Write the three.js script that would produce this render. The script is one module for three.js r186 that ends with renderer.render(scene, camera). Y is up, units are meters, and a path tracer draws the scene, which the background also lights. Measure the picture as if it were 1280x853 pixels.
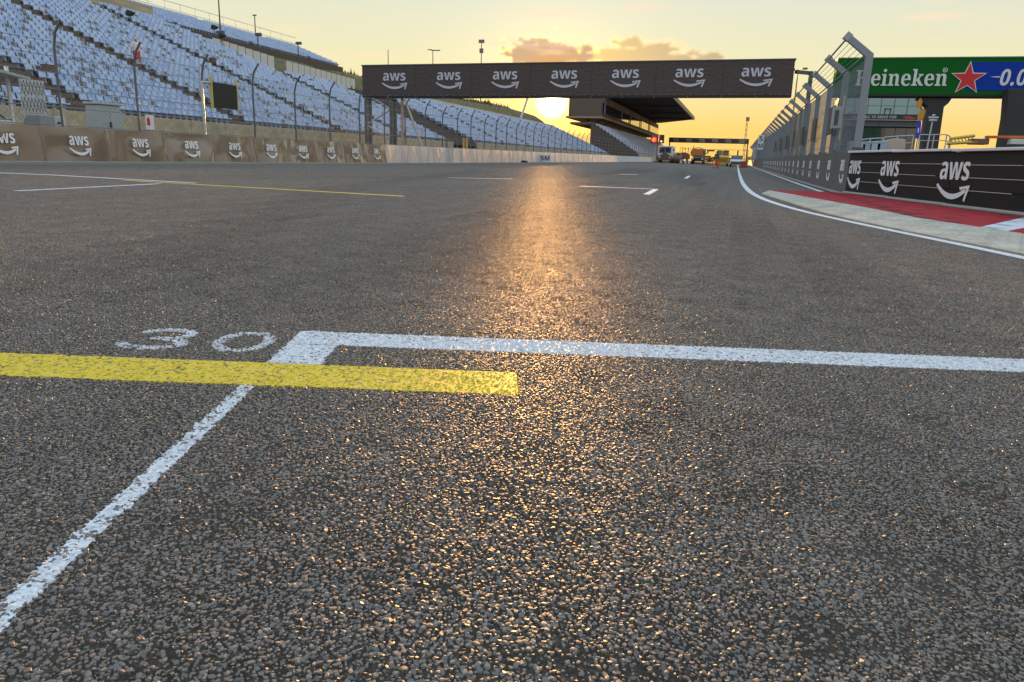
import * as THREE from 'three';
import { mergeGeometries } from 'three/addons/utils/BufferGeometryUtils.js';
import { RoundedBoxGeometry } from 'three/addons/geometries/RoundedBoxGeometry.js';
import { TextGeometry } from 'three/addons/geometries/TextGeometry.js';
import { FontLoader } from 'three/addons/loaders/FontLoader.js';
import { MarchingCubes } from 'three/addons/objects/MarchingCubes.js';

// ------------------------------------------------------------------ camera, sky, sun, exposure
const scene = new THREE.Scene();
const V = (x, y, z) => new THREE.Vector3(x, y, z);
const FOCAL = 924, CX = 640, CY = 426.5, EYE = 0.7;           // photograph: 1280 x 853, the lens's focal length in its pixels
const HOR0 = 198, HORM = 0.03;                                // the horizon in the photograph: y = HOR0 + HORM (x - 640)
const camRay = (x, y) => V(x - CX, -(y - CY), -FOCAL).normalize();
const upC = new THREE.Vector3().crossVectors(camRay(1280, HOR0 + HORM * 640), camRay(0, HOR0 - HORM * 640)).normalize();
const stC = camRay(922, HOR0 + HORM * 282); stC.addScaledVector(upC, -stC.dot(upC)).normalize();
const rtC = new THREE.Vector3().crossVectors(stC, upC);
const toWorld = (c) => V(c.dot(rtC), c.dot(upC), -c.dot(stC));   // x right, y up, -z along the straight
const camera = new THREE.PerspectiveCamera(2 * Math.atan(CY / FOCAL) * 180 / Math.PI, 1024 / 682, 0.05, 6000);
camera.matrixAutoUpdate = false;
{
  const m = new THREE.Matrix4().makeBasis(toWorld(V(1, 0, 0)), toWorld(V(0, 1, 0)), toWorld(V(0, 0, 1)));
  camera.position.set(0, EYE, 0); camera.quaternion.setFromRotationMatrix(m);
  camera.updateMatrix(); camera.updateMatrixWorld(true); camera.matrixAutoUpdate = true;
}
scene.add(camera);
const ray = (x, y) => toWorld(camRay(x, y));
const onX = (x, y, X) => { const r = ray(x, y), t = X / r.x; return V(X, EYE + t * r.y, t * r.z); };
const onZ = (x, y, D) => { const r = ray(x, y), t = -D / r.z; return V(t * r.x, EYE + t * r.y, -D); };

function rng(seed) { let a = seed >>> 0; return () => { a = (a + 0x6D2B79F5) | 0; let t = Math.imul(a ^ (a >>> 15), 1 | a); t = (t + Math.imul(t ^ (t >>> 7), 61 | t)) ^ t; return ((t ^ (t >>> 14)) >>> 0) / 4294967296; }; }
const hash = (x, y, s) => { let h = Math.imul(x, 374761393) + Math.imul(y, 668265263) + Math.imul(s, 1442695041) | 0; h = Math.imul(h ^ (h >>> 13), 1274126177); return ((h ^ (h >>> 16)) >>> 0) / 4294967296; };
const mod = (a, n) => ((a % n) + n) % n;
function vnoise(x, y, s = 0, per = 0) {
  const xi = Math.floor(x), yi = Math.floor(y), fx = x - xi, fy = y - yi, u = fx * fx * (3 - 2 * fx), v = fy * fy * (3 - 2 * fy);
  const g = (i, j) => per ? hash(mod(i, per), mod(j, per), s) : hash(i, j, s);
  return (g(xi, yi) * (1 - u) + g(xi + 1, yi) * u) * (1 - v) + (g(xi, yi + 1) * (1 - u) + g(xi + 1, yi + 1) * u) * v;
}
function fbm(x, y, s = 0, oct = 4, per = 0) { let a = 0.5, r = 0, n = 0; for (let k = 0; k < oct; k++) { r += a * vnoise(x, y, s + k * 17, per); n += a; a *= 0.5; x *= 2; y *= 2; per *= 2; } return r / n; }
const sm = (a, b, x) => { const t = Math.min(1, Math.max(0, (x - a) / (b - a))); return t * t * (3 - 2 * t); };
const lerp = (a, b, t) => a + (b - a) * t;

const sunDir = ray(690, 127);
{
  // clear evening air, yellow at the horizon and blue overhead, an aureole round the sun and a few low clouds
  const W = 3072, Hh = 1536, data = new Float32Array(W * Hh * 4);
  const stops = [[-90, 0.30, 0.22, 0.13], [0, 0.76, 0.44, 0.10], [2.5, 0.75, 0.48, 0.13], [6, 0.63, 0.575, 0.335], [11, 0.525, 0.545, 0.445], [18, 0.54, 0.60, 0.55], [30, 0.53, 0.64, 0.70], [55, 0.46, 0.60, 0.80], [90, 0.43, 0.58, 0.81]];
  const grad = (e) => { let k = 0; while (k < stops.length - 2 && e > stops[k + 1][0]) k++; const a = stops[k], b = stops[k + 1], t = Math.min(1, Math.max(0, (e - a[0]) / (b[0] - a[0]))); return [1, 2, 3].map((i) => lerp(a[i], b[i], t)); };
  const sAz = Math.atan2(sunDir.x, -sunDir.z), sEl = Math.asin(sunDir.y), D = 180 / Math.PI;
  for (let j = 0; j < Hh; j++) {
    const el = ((j + 0.5) / Hh - 0.5) * Math.PI, e = el * D, g0 = grad(e), ce = Math.cos(el), se = Math.sin(el);
    for (let i = 0; i < W; i++) {
      const th = ((i + 0.5) / W - 0.5) * 2 * Math.PI, x = ce * Math.cos(th), z = ce * Math.sin(th), y = se;
      const c = x * sunDir.x + y * sunDir.y + z * sunDir.z, an = Math.acos(Math.min(1, c)) * D;
      let [r, g, b] = g0;
      // away from the sun the evening sky is less yellow
      const away = 0.5 - 0.5 * c; const w = away * 0.55 * Math.max(0, 1 - e / 50);
      r = lerp(r, 0.62, w); g = lerp(g, 0.60, w); b = lerp(b, 0.66, w);
      const aur = 0.75 * Math.exp(-an / 2.8) + 0.05 * Math.exp(-an / 14);
      r += aur * 1.0; g += aur * 0.60; b += aur * 0.12;
      const az = (Math.atan2(x, -z) - sAz) * D, ea = e - sEl * D;
      if (e > 3 && e < 26) {
        let mask = 0;
        const blob = (a, q, wa, wq) => Math.max(0, 1 - Math.hypot((az - a) / wa, (ea - q) / wq));
        const low = ea < 7 && Math.abs(az) < 16, n = low ? fbm(az * 0.8 + 40, ea * 1.9 + 9, 3, 5) : 0, n2 = low ? fbm(az * 0.7 + 90, ea * 1.9, 8, 5) : 0;
        mask = Math.max(mask, sm(0.30, 0.46, blob(-0.4, 3.2, 3.8, 1.5) * 0.95 + (n - 0.5) * 1.2 + 0.08) * sm(0, 0.25, blob(-0.4, 3.3, 4.4, 1.9)));
        mask = Math.max(mask, 0.85 * sm(0.30, 0.5, blob(6.6, 3.2, 6.2, 1.5) * 0.9 + (n2 - 0.5) * 1.1 + 0.12) * sm(0, 0.25, blob(6.6, 3.2, 7, 1.9)));
        const wisp = sm(0.60, 0.78, fbm(az * 0.16 + 11, ea * 1.5 + 3, 21, 5)) * sm(1, 3, ea) * sm(26, 12, e);
        const rim = Math.exp(-an / 6);
        if (mask > 0) { // cloud body is dull orange-grey, its thin edges glow
          const edge = mask * (1 - mask) * 4;
          r = lerp(r, 0.28 + 0.16 * rim, mask * 0.95) + edge * rim * 1.3; g = lerp(g, 0.215 - 0.02 * rim, mask * 0.95) + edge * rim * 0.85; b = lerp(b, 0.17 - 0.13 * rim, mask * 0.95) + edge * rim * 0.15;
        }
        r = lerp(r, 0.74, wisp * 0.5); g = lerp(g, 0.56, wisp * 0.5); b = lerp(b, 0.38, wisp * 0.5);
      }
      const core = 90 * Math.exp(-((an / 0.5) ** 2)), halo = 4.0 * Math.exp(-an / 0.9);
      r += core + halo; g += core * 0.75 + halo * 0.42; b += core * 0.4 + halo * 0.05;
      const o = (j * W + i) * 4; data[o] = r; data[o + 1] = g; data[o + 2] = b; data[o + 3] = 1;
    }
  }
  const sky = new THREE.DataTexture(data, W, Hh, THREE.RGBAFormat, THREE.FloatType);
  sky.mapping = THREE.EquirectangularReflectionMapping; sky.magFilter = sky.minFilter = THREE.LinearFilter; sky.needsUpdate = true;
  scene.background = sky; scene.environment = sky;
}
const sun = new THREE.DirectionalLight(new THREE.Color().setRGB(1.0, 0.47, 0.14), 5);
sun.position.copy(sunDir).multiplyScalar(300); sun.target.position.set(0, 0, 0); sun.castShadow = true;
sun.shadow.mapSize.set(4096, 4096); Object.assign(sun.shadow.camera, { left: -80, right: 80, top: 60, bottom: -60, near: 1, far: 700 });
sun.shadow.radius = 1.5;
scene.add(sun, sun.target);
const renderer = new THREE.WebGLRenderer({ antialias: true });
renderer.toneMapping = THREE.LinearToneMapping;
renderer.toneMappingExposure = 1.45;
renderer.shadowMap.enabled = true;

// ------------------------------------------------------------------ helpers
const taken = {};
function numbered(n) { const k = taken[n] = (taken[n] ?? -1) + 1; return k ? `${n}_${String(k).padStart(3, '0')}` : n; }
function shadows(o) { o.castShadow = o.receiveShadow = true; return o; }
function thing(name, label, category, pos = [0, 0, 0], turn = 0, group) {
  const o = new THREE.Group(); o.name = numbered(name); o.position.set(...pos); o.rotation.y = turn;
  o.userData = { label, category }; if (group) o.userData.group = group; scene.add(o); return o;
}
function part(parent, name, geo, mat) { const m = shadows(new THREE.Mesh(Array.isArray(geo) ? merge(geo) : geo, mat)); m.name = name; parent.add(m); return m; }
function struct(name, geo, mat) { const m = part(scene, name, geo, mat); m.userData.kind = 'structure'; return m; }
function merge(list) {
  const l = list.map((g) => { const q = g.index ? g.toNonIndexed() : g; for (const k of Object.keys(q.attributes)) if (!['position', 'normal', 'uv'].includes(k)) q.deleteAttribute(k); return q; });
  return l.length === 1 ? l[0] : mergeGeometries(l);
}
const M4 = (x, y, z, rx = 0, ry = 0, rz = 0) => new THREE.Matrix4().compose(V(x, y, z), new THREE.Quaternion().setFromEuler(new THREE.Euler(rx, ry, rz)), V(1, 1, 1));
const box = (w, h, d, x = 0, y = 0, z = 0, rx = 0, ry = 0, rz = 0) => new THREE.BoxGeometry(w, h, d).applyMatrix4(M4(x, y, z, rx, ry, rz));
const rbox = (w, h, d, r, x = 0, y = 0, z = 0, rx = 0, ry = 0, rz = 0) => new RoundedBoxGeometry(w, h, d, 2, r).applyMatrix4(M4(x, y, z, rx, ry, rz));
function bar(a, b, r, sides = 6) {   // a rod from a to b
  const A = V(...a), B = V(...b), d = B.clone().sub(A), L = d.length();
  return new THREE.CylinderGeometry(r, r, L, sides, 1).applyMatrix4(new THREE.Matrix4().compose(A.add(B).multiplyScalar(0.5), new THREE.Quaternion().setFromUnitVectors(V(0, 1, 0), d.normalize()), V(1, 1, 1)));
}
function tube(pts, r, sides = 6, seg = 12) { return new THREE.TubeGeometry(new THREE.CatmullRomCurve3(pts.map((p) => V(...p)), false, 'centripetal'), seg, r, sides, false); }
function prism(pts, depth, bevel = 0) { // outline in x,y extruded along z, centred
  const s = new THREE.Shape(pts.map((p) => new THREE.Vector2(...p)));
  return new THREE.ExtrudeGeometry(s, { depth: depth - 2 * bevel, bevelEnabled: bevel > 0, bevelThickness: bevel, bevelSize: bevel, bevelOffset: -bevel, bevelSegments: 2 }).translate(0, 0, -depth / 2 + bevel);
}
const mat = (r, g, b, rough = 0.7, extra = {}) => new THREE.MeshStandardMaterial({ color: new THREE.Color().setRGB(r, g, b), roughness: rough, ...extra });
const phys = (r, g, b, rough, extra = {}) => new THREE.MeshPhysicalMaterial({ color: new THREE.Color().setRGB(r, g, b), roughness: rough, ...extra });
function tex(n, fn, srgb = false, chan = 4) {
  const d = new Uint8Array(n * n * 4);
  for (let j = 0; j < n; j++) for (let i = 0; i < n; i++) { const v = fn(i / n, j / n, i, j), o = (j * n + i) * 4; if (Array.isArray(v)) { d[o] = v[0] * 255; d[o + 1] = v[1] * 255; d[o + 2] = v[2] * 255; d[o + 3] = v[3] === undefined ? 255 : v[3] * 255; } else { d[o] = d[o + 1] = d[o + 2] = Math.max(0, Math.min(255, v * 255)); d[o + 3] = 255; } }
  const t = new THREE.DataTexture(d, n, n); t.wrapS = t.wrapT = THREE.RepeatWrapping; t.magFilter = t.minFilter = THREE.LinearFilter; if (srgb) t.colorSpace = THREE.SRGBColorSpace; t.needsUpdate = true; return t;
}
const rep = (t, x, y) => { const c = t.clone(); c.repeat.set(x, y); c.needsUpdate = true; return c; };
function groundY(x, z) {
  const xs = x < -18 ? -18 + Math.max(-4, (x + 18) * 0.3) : x > 7 ? 7 + Math.min(6, (x - 7) * 0.3) : x, d = -z;
  const t = d - 30, rise = t <= -12 ? 0 : t < 12 ? 0.0045 * (t + 12) * (t + 12) / 48 : 0.0045 * t;
  return -0.017 * xs + Math.min(rise, 1.6);
}
const onGround = (x, y) => { const r = ray(x, y); let t = -EYE / (r.y + 0.017 * r.x); for (let k = 0; k < 40; k++) { const q = EYE + t * r.y - groundY(t * r.x, t * r.z); t += Math.max(-0.3 * t, Math.min(0.3 * t, q / Math.max(0.004, -(r.y + 0.017 * r.x)))) * 0.5; } return V(t * r.x, groundY(t * r.x, t * r.z), t * r.z); };

console.log('helpers ready');
// ------------------------------------------------------------------ shared textures and materials
const tNoise = tex(512, (u, v) => fbm(u * 16, v * 16, 5, 5, 16));
const tStreak = tex(512, (u, v) => 0.62 + 0.38 * fbm(u * 48, v * 4, 9, 4, 4));   // vertical water stains on concrete
const tConcrete = tex(512, (u, v) => { const n = 0.56 + 0.22 * fbm(u * 8, v * 8, 2, 5, 8) + 0.22 * fbm(u * 40, v * 6, 31, 3, 2), w = n; return [w, w * 0.95, w * 0.84]; }, true);
const tAsphalt = tex(512, (u, v) => { const n = fbm(u * 6, v * 6, 3, 6, 6), f = hash(Math.floor(u * 512), Math.floor(v * 512), 4); const w = 0.20 + 0.10 * n + 0.14 * f * f; return [w * 1.03, w, w * 0.96]; }, true);
const tAsphaltBump = tex(512, (u, v, i, j) => 0.5 * vnoise(u * 256, v * 256, 3, 256) + 0.5 * vnoise(u * 128, v * 128, 6, 128));
const tPaintWear = tex(512, (u, v) => { const n = fbm(u * 90, v * 90, 3, 3, 90), m = fbm(u * 9, v * 9, 12, 3, 9); return n > 0.34 + 0.16 * (m - 0.5) ? 1 : 0.12; });
const M = {
  steel: mat(0.30, 0.33, 0.36, 0.45, { metalness: 0.6, bumpMap: tNoise, bumpScale: 0.001 }),
  darkSteel: mat(0.10, 0.11, 0.12, 0.5, { metalness: 0.5 }),
  galv: mat(0.42, 0.46, 0.50, 0.5, { metalness: 0.35, roughnessMap: tNoise }),
  wire: mat(0.23, 0.26, 0.30, 0.5, { metalness: 0.4 }),
  black: mat(0.012, 0.012, 0.013, 0.55), rubber: mat(0.015, 0.015, 0.016, 0.85),
  white: mat(0.72, 0.73, 0.74, 0.5), offWhite: mat(0.62, 0.62, 0.58, 0.6),
  concrete: mat(0.82, 0.78, 0.70, 0.9, { map: tConcrete, bumpMap: tNoise, bumpScale: 0.004 }),
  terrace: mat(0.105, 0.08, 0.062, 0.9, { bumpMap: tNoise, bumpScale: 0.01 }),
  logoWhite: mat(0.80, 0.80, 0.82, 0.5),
  glassDark: phys(0.03, 0.045, 0.055, 0.06, { clearcoat: 1, clearcoatRoughness: 0.03 }),
  cabinet: mat(0.40, 0.45, 0.46, 0.45),
};

// ------------------------------------------------------------------ ground and track
function sheet(xs, zs, lift, uvScale) {
  const p = [], uv = [], ix = [];
  for (const z of zs) for (const x of xs) { p.push(x, groundY(x, z) + lift, z); uv.push(x * uvScale, z * uvScale); }
  const n = xs.length;
  for (let j = 0; j < zs.length - 1; j++) for (let i = 0; i < n - 1; i++) { const a = j * n + i; ix.push(a, a + 1, a + n, a + 1, a + n + 1, a + n); }
  const g = new THREE.BufferGeometry(); g.setAttribute('position', new THREE.Float32BufferAttribute(p, 3)); g.setAttribute('uv', new THREE.Float32BufferAttribute(uv, 2)); g.setIndex(ix); g.computeVertexNormals(); return g;
}
const steps = (a, b, n) => Array.from({ length: n + 1 }, (_, i) => a + (b - a) * i / n);
const zLines = [...steps(12, -70, 41), ...steps(-75, -400, 26)];
const tGrass = tex(512, (u, v) => { const n = fbm(u * 20, v * 20, 7, 5, 20), w = 0.30 + 0.28 * n; return [w * 1.0, w * 0.92, w * 0.52]; }, true);
const grassMat = mat(0.8, 0.8, 0.8, 0.95, { map: tGrass, bumpMap: tNoise, bumpScale: 0.03 });
struct('ground', sheet([-3000, -400, -120, -60, -40, -30, -22, -18, 7, 13, 30, 60, 200, 3000], [400, 60, ...zLines, -600, -3000], -0.06, 0.1), grassMat);
const track = struct('track_asphalt', sheet([-29, -26, -22, ...steps(-18, 7, 25), 10, 14, 20, 40, 70], zLines, 0, 0.5), phys(0.75, 0.67, 0.57, 0.85, { map: tAsphalt, bumpMap: tAsphaltBump, bumpScale: 0.006, specularIntensity: 0.35 }));

// stones of the asphalt: every one is a small dome of its own
function stoneInto(P, C, I, cx, cy, cz, r, h, rnd, col) {
  const base = P.length / 3, a0 = rnd() * 6.283, el = 0.7 + rnd() * 0.6, turn = rnd() * 3.14, ct = Math.cos(turn), st = Math.sin(turn), rough = rnd() < 0.66 ? 0.2 : 0.9, tx = (rnd() - 0.5) * rough, tz = (rnd() - 0.5) * rough;
  const put = (x, y, z) => { const u = x * el, v = z / el; P.push(cx + u * ct - v * st, cy + y, cz + u * st + v * ct); C.push(col[0], col[1], col[2]); };
  for (let k = 0; k < 5; k++) { const a = a0 + k * 1.2566 + (rnd() - 0.5) * 0.8, q = r * (0.8 + rnd() * 0.4); put(Math.cos(a) * q, -0.0015, Math.sin(a) * q); }
  for (let k = 0; k < 5; k++) { const a = a0 + k * 1.2566 + (rnd() - 0.5) * 0.8, q = r * (0.62 + rnd() * 0.3), x = Math.cos(a) * q, z = Math.sin(a) * q; put(x, h * (0.84 + rnd() * 0.14) + x * tx + z * tz, z); }
  put((rnd() - 0.5) * r * 0.5, h * (0.95 + rnd() * 0.1), (rnd() - 0.5) * r * 0.5);
  for (let k = 0; k < 5; k++) { const n = (k + 1) % 5; I.push(base + k, base + 5 + k, base + n, base + n, base + 5 + k, base + 5 + n, base + 5 + k, base + 10, base + 5 + n); }
}
function stoneColor(rnd) { const t = rnd(), w = t < 0.08 ? 0.13 + 0.09 * rnd() : 0.062 + 0.062 * rnd(), warm = rnd(); return [w * (1.10 + 0.16 * warm), w, w * (0.88 - 0.14 * warm)]; }
const ROWS = 78, SROWS = 39, SUB = 0.25, SPC = 1 / 156;   // a stone every 6.4 mm, in tiles of half a metre
function geoOf(P, C, I) { const g = new THREE.BufferGeometry(); g.setAttribute('position', new THREE.Float32BufferAttribute(P, 3)); if (C) g.setAttribute('color', new THREE.Float32BufferAttribute(C, 3)); g.setIndex(I); g.computeVertexNormals(); return g; }
function stoneAt(i, j, rnd, half) { const big = rnd() < 0.45; return { x: (i + 0.5 + (j % 2) * 0.5 - 0.25 + (rnd() - 0.5) * 1.5) * SPC - half, z: (j + 0.5 + (rnd() - 0.5) * 1.5) * SPC - half, r: big ? 0.0034 + 0.0030 * rnd() : 0.0021 + 0.0016 * rnd(), h: (big ? 0.0034 : 0.0027) - 0.0022 * rnd() ** 2 }; }
const stoneMat = new THREE.MeshPhysicalMaterial({ color: 0xffffff, vertexColors: true, roughness: 0.52, ior: 1.75, flatShading: true });
const paintedStoneMat = new THREE.MeshPhysicalMaterial({ color: 0xffffff, vertexColors: true, roughness: 0.95, specularIntensity: 0.35, flatShading: true });
function tileGeo(seed, rows, half) {
  const rnd = rng(seed), P = [], C = [], I = [];
  for (let j = 0; j < rows; j++) for (let i = 0; i < rows; i++) {
    const s = stoneAt(i, j, rnd, half), hollow = fbm(s.x * 7 + 50 + seed, s.z * 7, seed, 3);
    if (rnd() < 0.05 + 0.4 * sm(0.58, 0.72, hollow)) continue;
    const tone = half > 0.2 ? 0.62 + 0.76 * fbm((s.x + half) * 8, (s.z + half) * 8, 77, 3, 4) : 1;
    stoneInto(P, C, I, s.x, 0, s.z, s.r, s.h, rnd, stoneColor(rnd).map((c) => c * tone));
  }
  return geoOf(P, C, I);
}
const tileGeos = [tileGeo(11, ROWS, 0.25), tileGeo(22, ROWS, 0.25), tileGeo(44, ROWS, 0.25), tileGeo(33, SROWS, SUB / 2)];
// the near grid box, in its own axes: u along its front line, v back along its side
const BX = V(-1.558, 0, -2.448), bu = V(0.953, 0, -0.303), bv = V(0.303, 0, 0.953);
const toUV = (x, z) => [(x - BX.x) * bu.x + (z - BX.z) * bu.z, (x - BX.x) * bv.x + (z - BX.z) * bv.z];
const fromUV = (u, v) => [BX.x + u * bu.x + v * bv.x, BX.z + u * bu.z + v * bv.z];
const segD = (p, a, b) => { const dx = b[0] - a[0], dy = b[1] - a[1], t = Math.max(0, Math.min(1, ((p[0] - a[0]) * dx + (p[1] - a[1]) * dy) / (dx * dx + dy * dy))); return Math.hypot(p[0] - a[0] - t * dx, p[1] - a[1] - t * dy); };
const arc = (cx, cy, rx, ry, a0, a1, n = 12) => Array.from({ length: n + 1 }, (_, k) => { const a = (a0 + (a1 - a0) * k / n) * Math.PI / 180; return [cx + rx * Math.cos(a), cy + ry * Math.sin(a)]; });
const threeStroke = [[...arc(-0.455, 0.13, 0.085, 0.062, 200, 395), [-0.40, 0.185], [-0.47, 0.195]], [[-0.43, 0.200], ...arc(-0.455, 0.262, 0.10, 0.066, -55, 165)]];
const zeroStroke = [arc(-0.155, 0.195, 0.085, 0.125, 108, 262), arc(-0.155, 0.195, 0.085, 0.125, 290, 440)];
const inStroke = (p, strokes, w) => strokes.some((s) => s.some((q, k) => k && segD(p, s[k - 1], q) < w));
function markingAt(u, v) { // 0 none, 1 white, 2 yellow, 3 number, 4 thin side line
  if (v > 0.455 && v < 0.695 && u < 0.826 && u > -1.5) return 2;
  if (u > 0 && u < 3.3 && v > 0 && v < 0.2) return 1;
  if (u > 0 && u < 0.18 && v > 0 && v < 0.455) return 1;
  if (u > -0.004 && u < 0.043 && v >= 0.695 && v < 2.6) return 4;
  if (u > -0.62 && u < -0.02 && v > 0.03 && v < 0.37 && (inStroke([u, v], threeStroke, 0.021) || inStroke([u, v], zeroStroke, 0.021))) return 3;
  return 0;
}
const nearMark = (X, Z, h = 0.5) => { for (let a = -h; a <= h + 0.001; a += h / 12) for (let b = -h; b <= h + 0.001; b += h / 12) if (markingAt(...toUV(X + a, Z + b))) return true; return false; };
const tileM = [[], [], [], []], own = [];
{
  const rnd = rng(5), quarter = () => new THREE.Quaternion().setFromAxisAngle(V(0, 1, 0), Math.floor(rnd() * 4) * Math.PI / 2);
  // where cars have laid rubber on the stones
  const lanes = [[[0, 620], [250, 310], [420, 236], [600, 213]], [[380, 470], [560, 310], [640, 256], [720, 223], [800, 210]], [[480, 560], [640, 330], [700, 262], [760, 226], [820, 211]], [[1200, 450], [1010, 320], [905, 262], [865, 226], [850, 212]]].map((l) => l.map(([x, y]) => { const p = onGround(x, y); return [p.x, p.z]; }));
  const laid = (x, z) => { let t = 1; for (const l of lanes) { let d = 9; for (let k = 1; k < l.length; k++) d = Math.min(d, segD([x, z], l[k - 1], l[k])); t *= 1 - 0.32 * Math.exp(-((d / 0.45) ** 2)) * (0.4 + 1.2 * vnoise(x * 0.7 + 50, z * 0.35 + 80, 3)); } return t; };
  for (let X = -15.25; X <= 5.3; X += 0.5) for (let Z = 0.25; Z >= -128; Z -= 0.5) {
    const dist = Math.hypot(X, Z), az = Math.atan2(X, -Z) * 180 / Math.PI;
    const slack = 2.2 / Math.max(dist, 0.8) * 57.3;
    if (dist > 1.6 && (az < -51.5 - slack || az > 19 + slack)) continue;
    if ((X > 3.3 && Z < -9) || (X < -14 && Z < -100)) continue;
    if (dist < 6.5 && nearMark(X, Z, 0.25)) {
      for (const a of [-0.125, 0.125]) for (const b of [-0.125, 0.125]) { const x = X + a, z = Z + b; if (nearMark(x, z, SUB / 2)) own.push([x, z]); else tileM[3].push(new THREE.Matrix4().compose(V(x, groundY(x, z), z), new THREE.Quaternion().setFromUnitVectors(V(0, 1, 0), V(0.017, 1, 0).normalize()).multiply(quarter()), V(1, 1, 1))); }
      continue;
    }
    const n = V(0.017, 1, groundY(X, Z - 0.5) - groundY(X, Z + 0.5)).normalize();
    const mm = new THREE.Matrix4().compose(V(X, groundY(X, Z), Z), new THREE.Quaternion().setFromUnitVectors(V(0, 1, 0), n).multiply(quarter()), V(1, 1, 1));
    mm.tone = (0.74 + 0.52 * fbm((X + 0.25 * Z * (Z > -26 ? 1 : 26 / -Z)) * 0.55 + 40, Z * 0.05 + 90, 13, 3)) * (dist < 3.5 ? 1 : laid(X, Z));
    if (dist < 5) mm.tone = lerp(1, mm.tone, sm(3, 5, dist));
    tileM[Math.floor(rnd() * 3)].push(mm);
  }
}
tileGeos.forEach((g, k) => { const im = shadows(new THREE.InstancedMesh(g, stoneMat, tileM[k].length)); const tc = new THREE.Color(); tileM[k].forEach((m, i) => { im.setMatrixAt(i, m); im.setColorAt(i, tc.setScalar(m.tone ?? 1)); }); im.name = 'asphalt_stones'; im.userData.kind = 'stuff'; track.add(im); });
// tiles that the markings cross: stone by stone, painted where the paint lies
{
  const sets = {}, rnd = rng(99);
  for (const [X, Z] of own) for (let j = 0; j < SROWS; j++) for (let i = 0; i < SROWS; i++) {
    const s = stoneAt(i, j, rnd, SUB / 2), x = X + s.x, z = Z + s.z;
    const ju = (rnd() - 0.5) * 0.008, [u, v] = toUV(x + ju, z + ju), k = markingAt(u, v), k0 = k;
    if (rnd() < (k0 ? 0.03 : 0.10)) continue;
    const wear = fbm(x * 70 + 200, z * 70 + 200, 61, 3), patch = fbm(x * 5 + 100, z * 5 + 100, 33, 3);
    const limit = k === 1 ? 0.29 : k === 2 ? 0.29 : k === 3 ? 0.33 : 0.41;
    const painted = k && wear + (rnd() - 0.5) * 0.2 > limit + 0.25 * (patch - 0.5), w = 0.75 + 0.28 * rnd();
    const key = !painted ? 'asphalt_stones' : k === 2 ? 'yellow_paint' : k === 3 ? 'number_paint' : k === 4 ? 'side_line_paint' : 'white_paint';
    const q = sets[key] ??= { P: [], C: [], I: [] };
    stoneInto(q.P, q.C, q.I, x, groundY(x, z), z, s.r * (painted ? 1.06 : 1), s.h, rnd, !painted ? stoneColor(rnd) : k === 2 ? [0.70 * w, 0.54 * w, 0.018 * w] : [0.66 * w, 0.70 * w, 0.73 * w]);
  }
  for (const key in sets) { const m = part(track, key, geoOf(sets[key].P, sets[key].C, sets[key].I), key === 'asphalt_stones' ? stoneMat : paintedStoneMat); m.userData.kind = 'stuff'; }
}
console.log('stones ready', own.length, tileM.map((a) => a.length).join());

// paint between the stones of the near box, and the markings further off
const whitePaint = mat(0.70, 0.73, 0.76, 0.55, { map: rep(tPaintWear, 1.2, 1.2) });
const yellowPaint = mat(0.62, 0.48, 0.02, 0.6, { map: rep(tPaintWear, 1.2, 1.2) });
function ribbon(pts, w, lift, step = 0.5) { // a strip of width w along points [x, z]
  const c = []; for (let k = 1; k < pts.length; k++) { const a = pts[k - 1], b = pts[k], L = Math.hypot(b[0] - a[0], b[1] - a[1]), n = Math.max(1, Math.ceil(L / step)); for (let i = k > 1 ? 1 : 0; i <= n; i++) c.push([lerp(a[0], b[0], i / n), lerp(a[1], b[1], i / n)]); }
  const P = [], U = [], I = []; let s = 0;
  c.forEach((p, k) => {
    const a = c[Math.max(0, k - 1)], b = c[Math.min(c.length - 1, k + 1)], L = Math.hypot(b[0] - a[0], b[1] - a[1]), nx = -(b[1] - a[1]) / L, nz = (b[0] - a[0]) / L; if (k) s += Math.hypot(p[0] - c[k - 1][0], p[1] - c[k - 1][1]);
    for (const q of [-1, 1]) { const x = p[0] + nx * q * w / 2, z = p[1] + nz * q * w / 2; P.push(x, groundY(x, z) + lift, z); U.push(s, q * w / 2 + 0.5); }
    if (k) { const o = 2 * k; I.push(o - 2, o, o - 1, o - 1, o, o + 1); }
  });
  const g = new THREE.BufferGeometry(); g.setAttribute('position', new THREE.Float32BufferAttribute(P, 3)); g.setAttribute('uv', new THREE.Float32BufferAttribute(U, 2)); g.setIndex(I); g.computeVertexNormals();
  if (g.attributes.normal.getY(0) < 0) { for (let k = 0; k < I.length; k += 3) [I[k], I[k + 1]] = [I[k + 1], I[k]]; g.setIndex(I); g.computeVertexNormals(); }
  return g;
}
part(track, 'white_marking', ribbon([fromUV(0, 0.1), fromUV(3.3, 0.1)], 0.19, 0.0016, 0.2), whitePaint);
part(track, 'white_marking', ribbon([fromUV(0.09, 0.205), fromUV(0.09, 0.45)], 0.17, 0.0016, 0.2), whitePaint);
part(track, 'white_marking', ribbon([fromUV(0.02, 0.7), fromUV(0.02, 2.6)], 0.04, 0.0012, 0.2), whitePaint);
part(track, 'yellow_marking', ribbon([fromUV(-1.5, 0.575), fromUV(0.822, 0.575)], 0.232, 0.0026, 0.2), yellowPaint);
const gp = (x, y) => { const p = onGround(x, y); return [p.x, p.z]; };
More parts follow.
